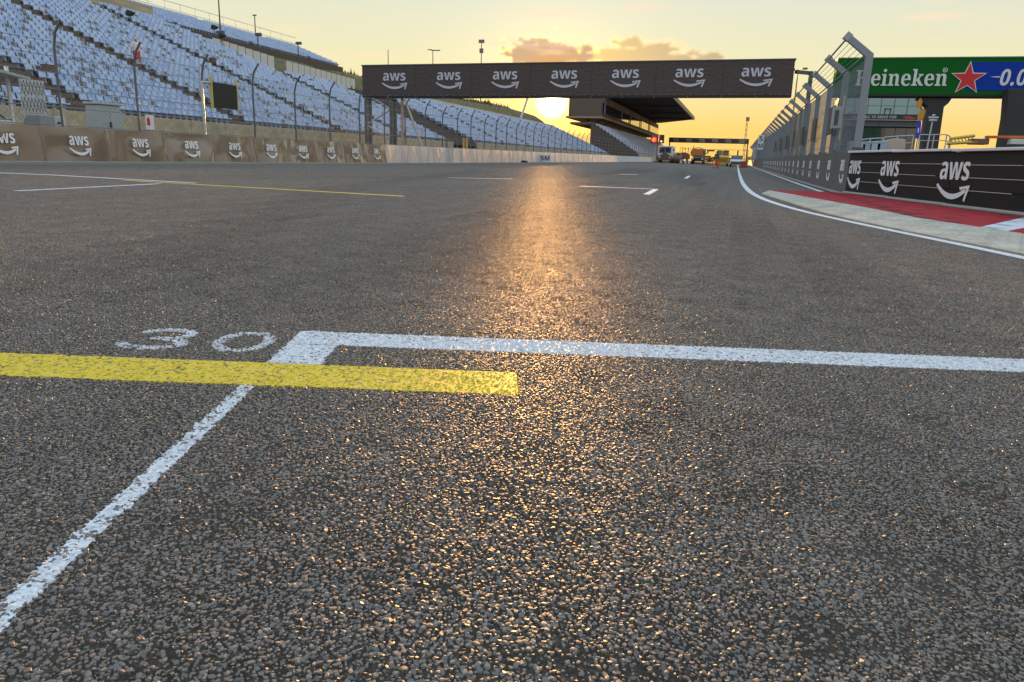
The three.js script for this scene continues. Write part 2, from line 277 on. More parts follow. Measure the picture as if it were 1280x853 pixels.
const far = [
  [[[-30, 215.5], [60, 219], [245, 229.4]], 0.15, whitePaint], [[[20, 239.3], [200, 230.2]], 0.09, whitePaint],
  [[[725, 233], [822, 237]], 0.2, whitePaint], [[[820, 237], [808, 243.5]], 0.14, whitePaint],
  [[[775, 218.2], [797, 218.4]], 0.25, whitePaint], [[[862, 220], [857, 223.5]], 0.16, whitePaint],
  [[[560, 222.5], [640, 224]], 0.12, whitePaint],
];
far.forEach(([p, w, m], k) => part(track, 'white_marking', ribbon(p.map((q) => gp(...q)), w, 0.0062), m));
part(track, 'yellow_marking', ribbon([[155, 226], [505, 246]].map((q) => gp(...q)), 0.16, 0.0068), yellowPaint);
const edge = [[0.02, -300], [0.1, -120], [0.2, -50], [0.3, -28], [0.47, -20], [0.72, -16.3], [1.12, -13.4], [1.52, -11.6], [1.86, -10.3], [2.32, -8.65], [2.62, -7.5], [3.2, -5.3], [4.0, -2.6]];
const smooth = (pts, n) => new THREE.CatmullRomCurve3(pts.map((p) => V(p[0], 0, p[1])), false, 'centripetal').getPoints(n).map((p) => [p.x, p.z]);
part(track, 'edge_line', ribbon(smooth(edge, 120), 0.16, 0.0062), whitePaint);
part(track, 'pit_lane_line', ribbon([[2.62, -24.2], [2.6, -60], [2.6, -250]], 0.2, 0.0062, 2), whitePaint);
// concrete gutter under the barrier
{
  const g = []; for (let z = -6; z > -150; z -= 6) g.push(box(0.5, 0.1, 5.98, -15.25, groundY(-15.3, z - 3) + 0.01, z - 3, Math.atan2(groundY(-15, z) - groundY(-15, z - 6), 6) * -1));
  struct('concrete_gutter', g, mat(0.30, 0.29, 0.27, 0.9, { bumpMap: tNoise, bumpScale: 0.004 }));
}

// ------------------------------------------------------------------ lettering
const fonts = await Promise.all(['sans_bold', 'serif_bold', 'sans_regular'].map((n) => new FontLoader().loadAsync(`fonts/droid/droid_${n}.typeface.json`)));
function text(s, size, depth, font = 0, wx = 1, skew = 0) {
  const g = new TextGeometry(s, { font: fonts[font], size, depth, curveSegments: 5, bevelEnabled: false }); g.computeBoundingBox();
  const b = g.boundingBox; g.translate(-(b.min.x + b.max.x) / 2, -(b.min.y + b.max.y) / 2, 0).scale(wx, 1, 1);
  if (skew) g.applyMatrix4(new THREE.Matrix4().set(1, skew, 0, 0, 0, 1, 0, 0, 0, 0, 1, 0, 0, 0, 0, 1));
  return g;
}
const smileLogo = (() => { // lower-case letters over an upturned arrow; one unit wide
  const t = text('aws', 1, 0.006, 0, 1); t.computeBoundingBox(); const w = t.boundingBox.max.x - t.boundingBox.min.x; t.scale(0.92 / w, 1.0 / w, 1).translate(0, 0.16, 0);
  const s = new THREE.Shape(); s.moveTo(-0.52, -0.10); s.quadraticCurveTo(-0.05, -0.52, 0.43, -0.20); s.lineTo(0.40, -0.145); s.quadraticCurveTo(-0.05, -0.37, -0.48, -0.07); s.closePath();
  const h = new THREE.Shape([[0.24, -0.115], [0.54, -0.075], [0.45, -0.36], [0.40, -0.34], [0.455, -0.135], [0.26, -0.165]].map((p) => new THREE.Vector2(...p)));
  const o = { depth: 0.006, bevelEnabled: false, curveSegments: 10 };
  const g = merge([t, new THREE.ExtrudeGeometry(s, o), new THREE.ExtrudeGeometry(h, o).translate(0, 0, 0.0005)]); return g;
})();
function logoOn(parent, x, y, z, size, turn, m = M.logoWhite, depth = 1, tall = 1) { const l = part(parent, 'logo', smileLogo, m); l.position.set(x, y, z); l.rotation.y = turn; l.scale.set(size, size * tall, depth); return l; }

// ------------------------------------------------------------------ advertising barrier on the far side of the track
{
  const board = phys(0.21, 0.145, 0.098, 0.6, { clearcoat: 1, clearcoatRoughness: 0.12 });  // dark grey boards; the warm brown puts golden sky reflection into the colour
  const cloth = phys(0.76, 0.71, 0.63, 0.97, { transmission: 0.9, thickness: 0, clearcoat: 0.3, clearcoatRoughness: 0.4 });
  const rnd = rng(17);
  function bulged(len, h, amp, folds, seed) { // one sheet, facing +x, its length along -z
    const nz = 24, ny = 6, P = [], I = [], U = [];
    for (let j = 0; j <= ny; j++) for (let i = 0; i <= nz; i++) {
      const s = i / nz, t = j / ny, z = -(s - 0.5) * len, edge = Math.sin(Math.PI * s) ** 0.5;
      const x = amp * (fbm(s * 2.2 + seed * 7, t * 1.2, seed, 2) - 0.5) * edge * 2 + folds * (vnoise(s * 11 + seed * 9, t * 1.4, seed + 4) - 0.5) * edge - t * 0.10;
      P.push(x, t * h, z); U.push(s, t);
      if (i && j) { const a = j * (nz + 1) + i, b = a - nz - 1; I.push(b - 1, b, a - 1, b, a, a - 1); }
    }
    const g = geoOf(P, null, I); g.setAttribute('uv', new THREE.Float32BufferAttribute(U, 2)); return g;
  }
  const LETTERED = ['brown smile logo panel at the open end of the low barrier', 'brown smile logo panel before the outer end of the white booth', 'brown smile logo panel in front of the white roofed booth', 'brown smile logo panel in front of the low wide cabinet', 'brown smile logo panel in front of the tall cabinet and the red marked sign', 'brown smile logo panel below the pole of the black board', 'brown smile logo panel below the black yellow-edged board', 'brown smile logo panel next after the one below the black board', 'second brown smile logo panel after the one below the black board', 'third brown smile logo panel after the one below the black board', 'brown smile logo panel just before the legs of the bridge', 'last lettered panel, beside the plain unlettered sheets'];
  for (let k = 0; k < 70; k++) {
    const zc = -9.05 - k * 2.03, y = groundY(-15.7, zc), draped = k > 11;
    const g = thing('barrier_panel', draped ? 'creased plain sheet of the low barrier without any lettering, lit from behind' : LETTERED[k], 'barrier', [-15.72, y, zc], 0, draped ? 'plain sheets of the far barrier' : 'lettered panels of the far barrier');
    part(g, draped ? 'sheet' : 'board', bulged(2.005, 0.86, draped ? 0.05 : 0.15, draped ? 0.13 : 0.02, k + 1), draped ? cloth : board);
    part(g, 'stay', [bar([-0.08, 0.0, 1.0], [-0.16, 0.86, 1.0], 0.02, 5), bar([-0.5, 0.0, 1.0], [-0.16, 0.8, 1.0], 0.018, 5)], M.darkSteel);
    if (!draped) { const l = logoOn(g, -0.005 + 0.0, 0.43, 0, 0.62, Math.PI / 2, M.logoWhite, 1, 1.15); l.rotation.set(0, Math.PI / 2, 0); l.rotation.order = 'YXZ'; l.rotation.x = -0.115; l.position.x = 0.012; }
  }
}
// ------------------------------------------------------------------ catch fence behind it
function fenceWires(len, h0, h1, pitch, r, diamond = true) { // along -z from 0, in the plane x = 0
  const g = [], H = h1 - h0, tri = (a, b) => g.push(bar(a, b, r, 3));
  const n = Math.ceil(len / pitch);
  for (let k = diamond ? -Math.ceil(H / pitch) : 0; k <= n; k++) {
    const z = k * pitch;
    if (!diamond) { tri([0, h0, -z], [0, h1, -z]); continue; }
    const a0 = Math.max(0, -z), a1 = Math.min(H, len - z); if (a1 - a0 < 0.05) continue;
    tri([0, h0 + a0, -(z + a0)], [0, h0 + a1, -(z + a1)]); tri([0, h1 - a0, -(z + a0)], [0, h1 - a1, -(z + a1)]);
  }
  return merge(g);
}
{
  const zs = [10.6, 13.3, 15.93, 18.6, 21.5, 24.2, 26.9, 29.56, 32.24, 34.84, 37.3, 40, 42.57, 45.1, 47.6, 50.4]; while (zs.at(-1) < 158) zs.push(zs.at(-1) + 2.65);
  const postGrey = mat(0.13, 0.145, 0.16, 0.55, { metalness: 0.3 });
  const f = thing('catch_fence', 'tall wire catch fence with bent posts behind the brown barrier', 'fence', [-17, 0, 0]);
  zs.forEach((z, k) => { const y = groundY(-17, -z), h = 3.42 + (k % 3) * 0.06 - Math.min(0.3, z * 0.005); part(f, 'post', tube([[0, y, -z], [0, y + h - 0.55, -z], [0.03, y + h - 0.36, -z], [0.28, y + h, -z]], 0.034, 7, 10), postGrey); });
  for (const hh of [0.9, 1.35, 1.8, 2.2, 2.6, 2.95]) part(f, 'cable', tube(zs.filter((_, k) => k % 4 === 0).map((z) => [0.02, groundY(-17, -z) + hh, -z]), 0.009, 4, 40), M.wire);
  for (let k = 0; k < zs.length - 1 && zs[k] < 90; k++) { const m = part(f, 'wire_mesh', fenceWires(zs[k + 1] - zs[k], 0.1, 2.9, 0.16, 0.0028), M.wire); m.position.set(0, groundY(-17, -zs[k]), -zs[k]); m.userData.kind = 'stuff'; }
}

// ------------------------------------------------------------------ grandstands
const seatTone = [[0.40, 0.53, 0.76], [0.27, 0.41, 0.70], [0.10, 0.11, 0.14]];
const seatShell = merge([box(0.30, 0.04, 0.29, 0.03, 0.27, 0, 0, 0, 0.07), box(0.045, 0.25, 0.29, -0.14, 0.41, 0, 0, 0, 0.2), box(0.09, 0.10, 0.29, -0.105, 0.30, 0, 0, 0, 0.75), box(0.06, 0.30, 0.16, -0.02, 0.15, 0)]);
const litSeatSides = merge([-1, 1].flatMap((q) => [box(0.08, 0.26, 0.024, -0.125, 0.41, q * 0.157, 0, 0, 0.2), box(0.29, 0.06, 0.024, 0.03, 0.285, q * 0.157, 0, 0, 0.07)]));   // added side rims, pale to paint in the light on seat sides
const tinted = (g, c) => { const n = g.attributes.position.count, a = new Float32Array(n * 3); for (let k = 0; k < n; k++) a.set(c, k * 3); const q = g.clone(); q.setAttribute('color', new THREE.BufferAttribute(a, 3)); return q; };
const seatGeos = seatTone.map((c) => mergeGeometries([tinted(seatShell, c), tinted(litSeatSides, [0.57, 0.64, 0.75])]));
const seatMat = new THREE.MeshPhysicalMaterial({ color: 0xffffff, vertexColors: true, roughness: 0.4, clearcoat: 0.3, clearcoatRoughness: 0.3 });
function terraceGeo(XF, y0, tread, rise, rows, z0, z1, floorY) { // steps facing +x, from z0 to z1 (z1 < z0)
  const pts = [[0, floorY - y0]]; for (let r = 0; r < rows; r++) { pts.push([-r * tread, r * rise - (r ? 0 : 0)]); pts.push([-(r + 1) * tread, r * rise]); if (r < rows - 1) pts.push([-(r + 1) * tread, (r + 1) * rise]); }
  const clean = pts.filter((p, k) => !k || Math.hypot(p[0] - pts[k - 1][0], p[1] - pts[k - 1][1]) > 1e-4); clean.push([-rows * tread, floorY - y0]);
  return prism(clean.reverse(), z0 - z1).translate(XF, y0, (z0 + z1) / 2);
}
function seatGrid({ XF, y0, tread, rise, z0, z1, pitch, rowsAt, gaps, tone, seed }) {
  const out = [], rnd = rng(seed);
  for (let z = z0; z > z1; z -= pitch) {
    const n = rowsAt(z);
    for (let r = 0; r < n; r++) { if (gaps(z, r)) continue; out.push([XF - r * tread - tread * 0.45, y0 + r * rise, z + (rnd() - 0.5) * 0.02, tone(rnd, z, r)]); }
  }
  return out;
}
function fillSeats(stand, list, individual) {
  const cam = camera.position;
  const vis = (s) => { const v = V(s[0], s[1] + 0.5, s[2]).sub(cam), c = v.clone().applyQuaternion(camera.quaternion.clone().invert()), x = CX + FOCAL * c.x / -c.z, y = CY - FOCAL * c.y / -c.z; return c.z < 0 && x > -10 && x < 1290 && y > -10 && y < 200; };
  const seen = list.map((s, k) => [k, vis(s) ? Math.hypot(s[0], s[2]) : 1e6]).sort((a, b) => a[1] - b[1]).slice(0, individual).map((a) => a[0]);
  const single = new Set(seen);
  for (const k of seen) { const s = list[k], m = part(stand, 'seat', seatGeos[s[3]], seatMat); m.position.set(s[0], s[1], s[2]); }
  const m4 = new THREE.Matrix4();
  for (let t = 0; t < 3; t++) {
    const rest = list.filter((s, k) => !single.has(k) && s[3] === t); if (!rest.length) continue;
    const im = shadows(new THREE.InstancedMesh(seatGeos[t], seatMat, rest.length));
    rest.forEach((s, k) => im.setMatrixAt(k, m4.makeTranslation(s[0], s[1], s[2])));
    im.name = 'seat_rows'; im.userData.kind = 'stuff'; stand.add(im);
  }
}
const toneMix = (rnd) => { const t = rnd(); return t < 0.58 ? 0 : t < 0.86 ? 1 : 2; };
const toneBlue = (rnd) => (rnd() < 0.75 ? 1 : 0);
const frontWall = (stand, X, y1, z0, z1) => { // cast panels of the concrete front
  for (let z = z0; z > z1 + 0.1; z -= 2.8) { const L = Math.min(2.8, z - z1) - 0.025, y = groundY(X, z); part(stand, 'wall_panel', box(0.22, y1 - y + 0.1, L, X + 0.12, (y1 + y - 0.1) / 2, z - 1.4), M.concrete); }
};
{
  const g = thing('grandstand', 'open terraced grandstand of white and blue seats with a stained concrete front', 'grandstand');
  const XF = -28, y0 = 2.15, tread = 0.75, rise = 0.325;
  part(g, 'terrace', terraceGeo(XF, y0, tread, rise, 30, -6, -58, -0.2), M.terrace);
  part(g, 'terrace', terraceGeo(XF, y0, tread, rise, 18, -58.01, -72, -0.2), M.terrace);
  frontWall(g, XF, y0, -6, -72);
  const stairs = [-16.7, -27.8, -38.9, -50.2, -61.6];
  const rowsAt = (z) => z > -57 ? 29 : z > -62 ? Math.round(lerp(29, 18, (-57 - z) / 5)) : 17;
  fillSeats(g, seatGrid({ XF, y0, tread, rise, z0: -8, z1: -71.5, pitch: 0.48, rowsAt, gaps: (z, r) => stairs.some((s) => Math.abs(z - s) < 0.72) || (r < 8 && z < -24.6 && z > -28.2 && r > 1), tone: toneMix, seed: 3 }), 300);
  for (const s of stairs) for (let r = 0; r < 29 && !(s < -57 && r > 16); r++) part(g, 'stair_tread', box(0.36, 0.16, 1.1, XF - r * tread - 0.18, y0 + r * rise + 0.08, s), mat(0.16, 0.12, 0.09, 0.9));
  part(g, 'front_rail', [bar([XF + 0.1, y0 + 0.12, -6], [XF + 0.1, y0 + 0.12, -72], 0.03, 5)], M.darkSteel);
  // parapet and railing along the back
  part(g, 'parapet', box(0.2, 1.1, 52, XF - 22.6, y0 + 29 * rise + 0.55, -32), M.concrete);
  for (let z = -8; z > -58; z -= 2) part(g, 'rail_post', bar([XF - 22.5, y0 + 29 * rise + 1.1, z], [XF - 22.5, y0 + 29 * rise + 1.9, z], 0.025, 5), M.galv);
  part(g, 'handrail', [bar([XF - 22.5, y0 + 29 * rise + 1.9, -6], [XF - 22.5, y0 + 29 * rise + 1.9, -58], 0.03, 5), bar([XF - 22.5, y0 + 29 * rise + 1.5, -6], [XF - 22.5, y0 + 29 * rise + 1.5, -58], 0.02, 5)], M.galv);
}
{
  const g = thing('upper_grandstand', 'blue seated upper stand along the top of the grassy hill', 'grandstand');
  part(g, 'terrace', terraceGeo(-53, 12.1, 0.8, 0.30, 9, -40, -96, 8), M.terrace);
  fillSeats(g, seatGrid({ XF: -53, y0: 12.1, tread: 0.8, rise: 0.30, z0: -40, z1: -95.5, pitch: 0.46, rowsAt: () => 9, gaps: (z) => [-52, -64, -76, -88].some((s) => Math.abs(z - s) < 0.5), tone: toneBlue, seed: 9 }), 0);
  for (let z = -42; z > -96; z -= 2.4) part(g, 'rail_post', bar([-60.1, 14.4, z], [-60.1, 16.0, z], 0.03, 5), M.galv);
  part(g, 'handrail', [15.2, 15.95].map((y) => bar([-60.1, y, -40], [-60.1, y, -96], 0.03, 5)), M.galv);
}
{
  const g = thing('grandstand', 'long open grandstand of pale lilac seats beyond the overhead advertising bridge', 'grandstand');
  const XF = -28, y0 = 2.3, tread = 0.75, rise = 0.325;
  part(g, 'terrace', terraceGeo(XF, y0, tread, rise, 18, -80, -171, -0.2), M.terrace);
  frontWall(g, XF, y0, -80, -171);
  const stairs = [-91, -103, -115, -127, -139, -151, -163];
  fillSeats(g, seatGrid({ XF, y0, tread, rise, z0: -80.5, z1: -170.5, pitch: 0.46, rowsAt: () => 17, gaps: (z) => stairs.some((s) => Math.abs(z - s) < 0.7), tone: (r) => { const t = r(); return t < 0.5 ? 0 : t < 0.9 ? 1 : 2; }, seed: 5 }), 0);  // deeper blue mixed in to paint the stand as backlit
  for (let z = -80; z > -171; z -= 2.6) part(g, 'parapet_panel', box(0.12, 0.55, 2.56, XF - 13.6, y0 + 17 * rise + 0.3, z - 1.3), mat(0.60, 0.52, 0.38, 0.8));
  // the open steps at its near end
  for (let k = 0; k < 17; k++) part(g, 'stair_tread', box(0.74, 0.3, 7.9, XF - k * 0.75 - 0.37, y0 - 0.25 + k * rise, -76.0), M.terrace);
}
{ // roofed main stand
  const g = thing('main_grandstand', 'roofed main grandstand with glazed boxes under a wide brown canopy', 'grandstand');
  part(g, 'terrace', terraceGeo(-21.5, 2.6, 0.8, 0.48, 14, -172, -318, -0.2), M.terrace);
  frontWall(g, -21.5, 2.6, -172, -318);
  fillSeats(g, seatGrid({ XF: -21.5, y0: 2.6, tread: 0.8, rise: 0.48, z0: -172.5, z1: -317, pitch: 0.5, rowsAt: () => 13, gaps: (z) => mod(z, 14) < 1.1, tone: (r) => (r() < 0.85 ? 0 : 1), seed: 15 }), 0);
  const conc = mat(0.13, 0.098, 0.078, 0.85), pale = mat(0.30, 0.24, 0.18, 0.75), soffit = conc;  // browns darkened to hold the sun flare tone in the colour
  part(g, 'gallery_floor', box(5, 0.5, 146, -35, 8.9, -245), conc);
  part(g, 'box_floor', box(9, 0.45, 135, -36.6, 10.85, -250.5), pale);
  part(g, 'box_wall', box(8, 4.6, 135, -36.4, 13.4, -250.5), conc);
  for (let z = -183.4; z > -316; z -= 4.6) part(g, 'window', box(0.08, 2.2, 4.2, -32.36, 13.0, z - 2.3), M.glassDark);
  for (let z = -183.5; z > -311; z -= 9.2) part(g, 'pale_panel', box(0.12, 1.5, 8.6, -32.3, 15.0, z - 4.6), pale);
  for (const z of [-186, -214, -232, -258, -284]) part(g, 'banner', box(0.1, 3.2, 1.6, -32.1, 13.4, z), mat(0.30, 0.16, 0.36, 0.7));
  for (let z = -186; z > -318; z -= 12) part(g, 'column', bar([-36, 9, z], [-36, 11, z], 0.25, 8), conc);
  // canopy: a wedge that thins towards its front edge, cut slanting at the far end
  const s = new THREE.Shape([[-42, 184], [-17, 184], [-17, 289], [-32, 318], [-42, 318]].map((p) => new THREE.Vector2(...p)));
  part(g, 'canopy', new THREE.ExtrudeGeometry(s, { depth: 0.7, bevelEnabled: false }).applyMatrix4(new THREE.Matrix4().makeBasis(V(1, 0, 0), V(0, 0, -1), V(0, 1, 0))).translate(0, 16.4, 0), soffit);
  part(g, 'fascia', box(0.35, 1.15, 105, -16.8, 16.75, -236.5), pale);
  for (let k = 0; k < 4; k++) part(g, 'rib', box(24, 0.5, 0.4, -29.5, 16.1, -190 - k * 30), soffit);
  for (const [x0, x1] of [[-51, -48]]) part(g, 'raking_column', bar([x0, 3, -170.5], [x1, 16.3, -175], 0.28, 8), M.offWhite);
  for (let z = -172; z > -318; z -= 3) part(g, 'rail_post', bar([-32.6, 9.1, z], [-32.6, 10.1, z], 0.04, 4), M.darkSteel);
}
// grassy bank behind the stands
{
  const P = [], I = [], U = [], xs = [-46, -48, -50, -52, -55, -60, -70, -90, -130], zs = steps(0, -230, 46);
  const top = (z) => (z > -98 ? 11.6 : z > -118 ? lerp(11.6, 11.0, (-98 - z) / 20) : z > -168 ? lerp(11.0, 12.2, (-118 - z) / 50) : Math.max(0.2, lerp(12.2, 2.2, sm(-196, -208, z))));
  for (const z of zs) xs.forEach((x, i) => { const t = [0.6, 0.72, 0.85, 0.95, 1.03, 1.06, 1.04, 0.9, 0.3][i]; P.push(x, top(z) * t + (fbm(x * 0.3 + 50, z * 0.3 + 300, 5, 3) - 0.5) * 0.8, z); U.push(x * 0.15, z * 0.15); });
  const n = xs.length; for (let j = 0; j < zs.length - 1; j++) for (let i = 0; i < n - 1; i++) { const a = j * n + i; I.push(a, a + n, a + 1, a + 1, a + n, a + n + 1); }
  const g = geoOf(P, null, I); g.setAttribute('uv', new THREE.Float32BufferAttribute(U, 2)); struct('grassy_hill', g, grassMat);
  // rough grass and scrub on the bank
  const rnd = rng(44), P2 = [], I2 = [];
  for (let k = 0; k < 5200; k++) {
    const z = -62 - rnd() * 118, x = -47 - rnd() * 14, t = x > -55 ? lerp(0.66, 1.03, (-47 - x) / 8) : 1.03, y = top(z) * t - 0.1, h = 0.25 + rnd() * 0.5 + (rnd() < 0.05 ? 0.7 : 0), a = rnd() * 6.28, w = 0.10 + rnd() * 0.2, b = P2.length / 3;
    P2.push(x - Math.cos(a) * w, y, z - Math.sin(a) * w, x + Math.cos(a) * w, y, z + Math.sin(a) * w, x + (rnd() - 0.5) * 0.3, y + h, z + (rnd() - 0.5) * 0.3); I2.push(b, b + 1, b + 2);
  }
  const sgr = part(scene, 'grass', geoOf(P2, null, I2), mat(0.10, 0.10, 0.035, 0.95)); sgr.userData = { kind: 'stuff', label: 'rough dry grass on the bank behind the stands' };
}
// white panel fence at the back of the first stand
{
  const f = thing('panel_fence', 'white panel fence between the seats and the grassy hill', 'fence');
  const span = (z0, z1, ya, yb) => { const n = Math.round((z0 - z1) / 1.18); for (let k = 0; k < n; k++) { const z = z0 - (k + 0.5) * (z0 - z1) / n, t = (k + 0.5) / n, y = lerp(ya, yb, t); part(f, 'panel', box(0.05, 1.35, (z0 - z1) / n - 0.06, -48, y, z), M.offWhite); part(f, 'post', box(0.09, 2.1, 0.09, -48.02, y - 0.3, z - (z0 - z1) / n / 2), M.darkSteel); } };
  span(-62.5, -72.3, 10.15, 9.7); span(-74.5, -90, 9.6, 9.25);
  for (const z of [-72.6, -73.3, -74.1]) part(f, 'gate_bar', box(0.05, 1.5, 0.05, -48, 9.6, z), M.steel);
}

// ------------------------------------------------------------------ things behind the barrier
const gy = (x, z) => groundY(x, z);
{
  const a = onX(115, 162, -18.4), b = onX(153, 162, -18.4), y = gy(-18.4, a.z), zc = (a.z + b.z) / 2, w = a.z - b.z, h = onX(135, 129, -18.4).y - y;
  const g = thing('electrical_cabinet', 'tall pale grey electrical cabinet with a black latch behind the barrier', 'cabinet', [-18.5, y, zc]);
  part(g, 'body', rbox(0.5, h - 0.08, w * 0.72, 0.02, 0, (h - 0.08) / 2, 0), M.cabinet); part(g, 'lid', rbox(0.58, 0.07, w * 0.8, 0.02, 0, h - 0.035, 0), M.cabinet);
  part(g, 'door', rbox(0.02, h * 0.8, w * 0.4, 0.006, 0.258, h * 0.46, -w * 0.2), mat(0.44, 0.49, 0.50, 0.4)); part(g, 'latch', rbox(0.03, 0.16, 0.05, 0.008, 0.275, h * 0.62, w * 0.03), M.black);
}
{
  const a = onX(45, 158, -18.2), b = onX(77, 158, -18.2), y = gy(-18.2, a.z), h = onX(60, 145, -18.2).y - y, w = a.z - b.z;
  const g = thing('electrical_cabinet', 'low wide grey cabinet by the white roofed booth', 'cabinet', [-18.3, y, (a.z + b.z) / 2]);
  part(g, 'body', rbox(0.5, h, w * 0.55, 0.015, 0, h / 2, w * 0.22), mat(0.30, 0.34, 0.36, 0.5)); part(g, 'door', rbox(0.52, h, w * 0.45, 0.015, 0.01, h / 2, -w * 0.28), mat(0.50, 0.55, 0.58, 0.45)); part(g, 'latch', rbox(0.02, 0.05, 0.09, 0.006, 0.28, h * 0.85, -w * 0.2), M.black);
}
{
  const p = onX(188, 153, -16.9);
  const g = thing('warning_sign', 'small white sign with a red mark on a fence post', 'sign', [-16.93, p.y, p.z]);
  part(g, 'plate', rbox(0.015, 0.42, 0.34, 0.005, 0, 0, 0), M.white); part(g, 'red_mark', prism([[-0.07, -0.12], [0.05, -0.12], [0.05, 0.03], [0.0, 0.13], [-0.07, 0.06]], 0.006).rotateY(Math.PI / 2).translate(0.011, 0.03, 0.05), mat(0.55, 0.03, 0.05, 0.5)); part(g, 'clip', box(0.04, 0.05, 0.12, -0.03, 0.1, 0), M.steel);
}
{ // black board hung from a yellow-edged frame
  const b0 = onX(266, 134, -16.4), b1 = onX(293, 107, -16.4), p0 = onX(256, 168, -16.4), y = gy(-16.4, p0.z), zl = p0.z, zr = b1.z - 0.12, top = onX(256, 103, -16.4).y - y;
  const g = thing('signal_board', 'black square board hung in a pole frame with yellow edges', 'sign', [-16.4, y, 0]);
  part(g, 'pole', bar([0, 0, zl], [0, top, zl], 0.05, 8), M.galv); part(g, 'crossbar', bar([0, top, zl], [0, top + 0.02, zr], 0.04, 8), M.galv);
  const hy = (b0.y + b1.y) / 2 - y, hz = (b0.z + b1.z) / 2;
  part(g, 'board', rbox(0.09, b1.y - b0.y, Math.abs(b0.z - b1.z), 0.01, 0.02, hy, hz), M.black);
  for (const z of [b0.z + 0.05, b1.z - 0.05]) part(g, 'yellow_edge', rbox(0.1, b1.y - b0.y + 0.22, 0.035, 0.008, 0.02, hy + 0.06, z), mat(0.55, 0.45, 0.14, 0.5));
}
{ // marshal booth, cut by the frame's edge
  const y = gy(-18.2, -15), g = thing('marshal_booth', 'open white booth with a sloping pale roof behind the barrier', 'booth', [-18.6, y, -14.65]);
  const zf = -0.72;
  part(g, 'base_wall', rbox(1.2, 0.92, 2.4, 0.02, 0, 0.5, 0.5), M.white); part(g, 'roof', box(1.9, 0.07, 3.2, 0.1, 2.32, 0.6, -0.12, 0, -0.12), mat(0.50, 0.55, 0.52, 0.5));
  for (const [x, z] of [[0.58, zf], [-0.58, zf], [0.58, 0.4], [0.58, 1.6], [-0.58, 1.6]]) part(g, 'post', box(0.07, 2.3, 0.07, x, 1.15, z), M.white);
  part(g, 'rail', [bar([0.58, 1.55, zf], [0.58, 1.55, 1.6], 0.025, 6), bar([0.58, 1.0, zf], [0.58, 1.0, 1.6], 0.025, 6)], M.galv);
  part(g, 'brace', [bar([0.58, 1.0, -0.5], [0.58, 1.5, 0.2], 0.03, 6), bar([0.58, 1.5, -0.5], [0.58, 1.0, 0.2], 0.03, 6), bar([0.3, 0.95, -0.4], [0.3, 1.45, 0.1], 0.03, 6)], M.darkSteel);
  part(g, 'back_panel', box(0.03, 1.35, 2.2, -0.58, 1.6, 0.45), mat(0.30, 0.31, 0.30, 0.8));
}
{ // stacked white mesh panels
  const a = onX(25, 98, -19.2), b = onX(56, 136, -19.2), y = gy(-19.2, a.z), g = thing('mesh_panel_stack', 'white wire mesh panels standing beside the booth', 'fence panel', [-19.2, y, 0]);
  const z0 = a.z + 0.1, z1 = onX(54, 120, -19.2).z, t0 = a.y - y, t1 = onX(52, 102, -19.2).y - y;
  for (let k = 0; k < 4; k++) { const h = (t1 - 0.3) / 4, m = part(g, 'panel', box(0.03, h - 0.02, z0 - z1, 0.02 * k, 0.3 + h * (k + 0.5) + 0.02, (z0 + z1) / 2), mat(0.52, 0.54, 0.53, 0.6)); for (let i = 0; i < 7; i++) { const z = lerp(z0, z1, (i + 0.5) / 7); part(m, 'wire', [bar([0.018 + 0.02 * k, 0.3 + h * k + 0.05, z + 0.06], [0.018 + 0.02 * k, 0.3 + h * (k + 1) - 0.02, z - 0.06], 0.008, 4), bar([0.018 + 0.02 * k, 0.3 + h * k + 0.05, z - 0.06], [0.018 + 0.02 * k, 0.3 + h * (k + 1) - 0.02, z + 0.06], 0.008, 4)], M.darkSteel); } }
  part(g, 'leg', [box(0.05, 0.36, 0.05, 0, 0.18, z0 - 0.1), box(0.05, 0.36, 0.05, 0, 0.18, z1 + 0.1)], M.galv);
}
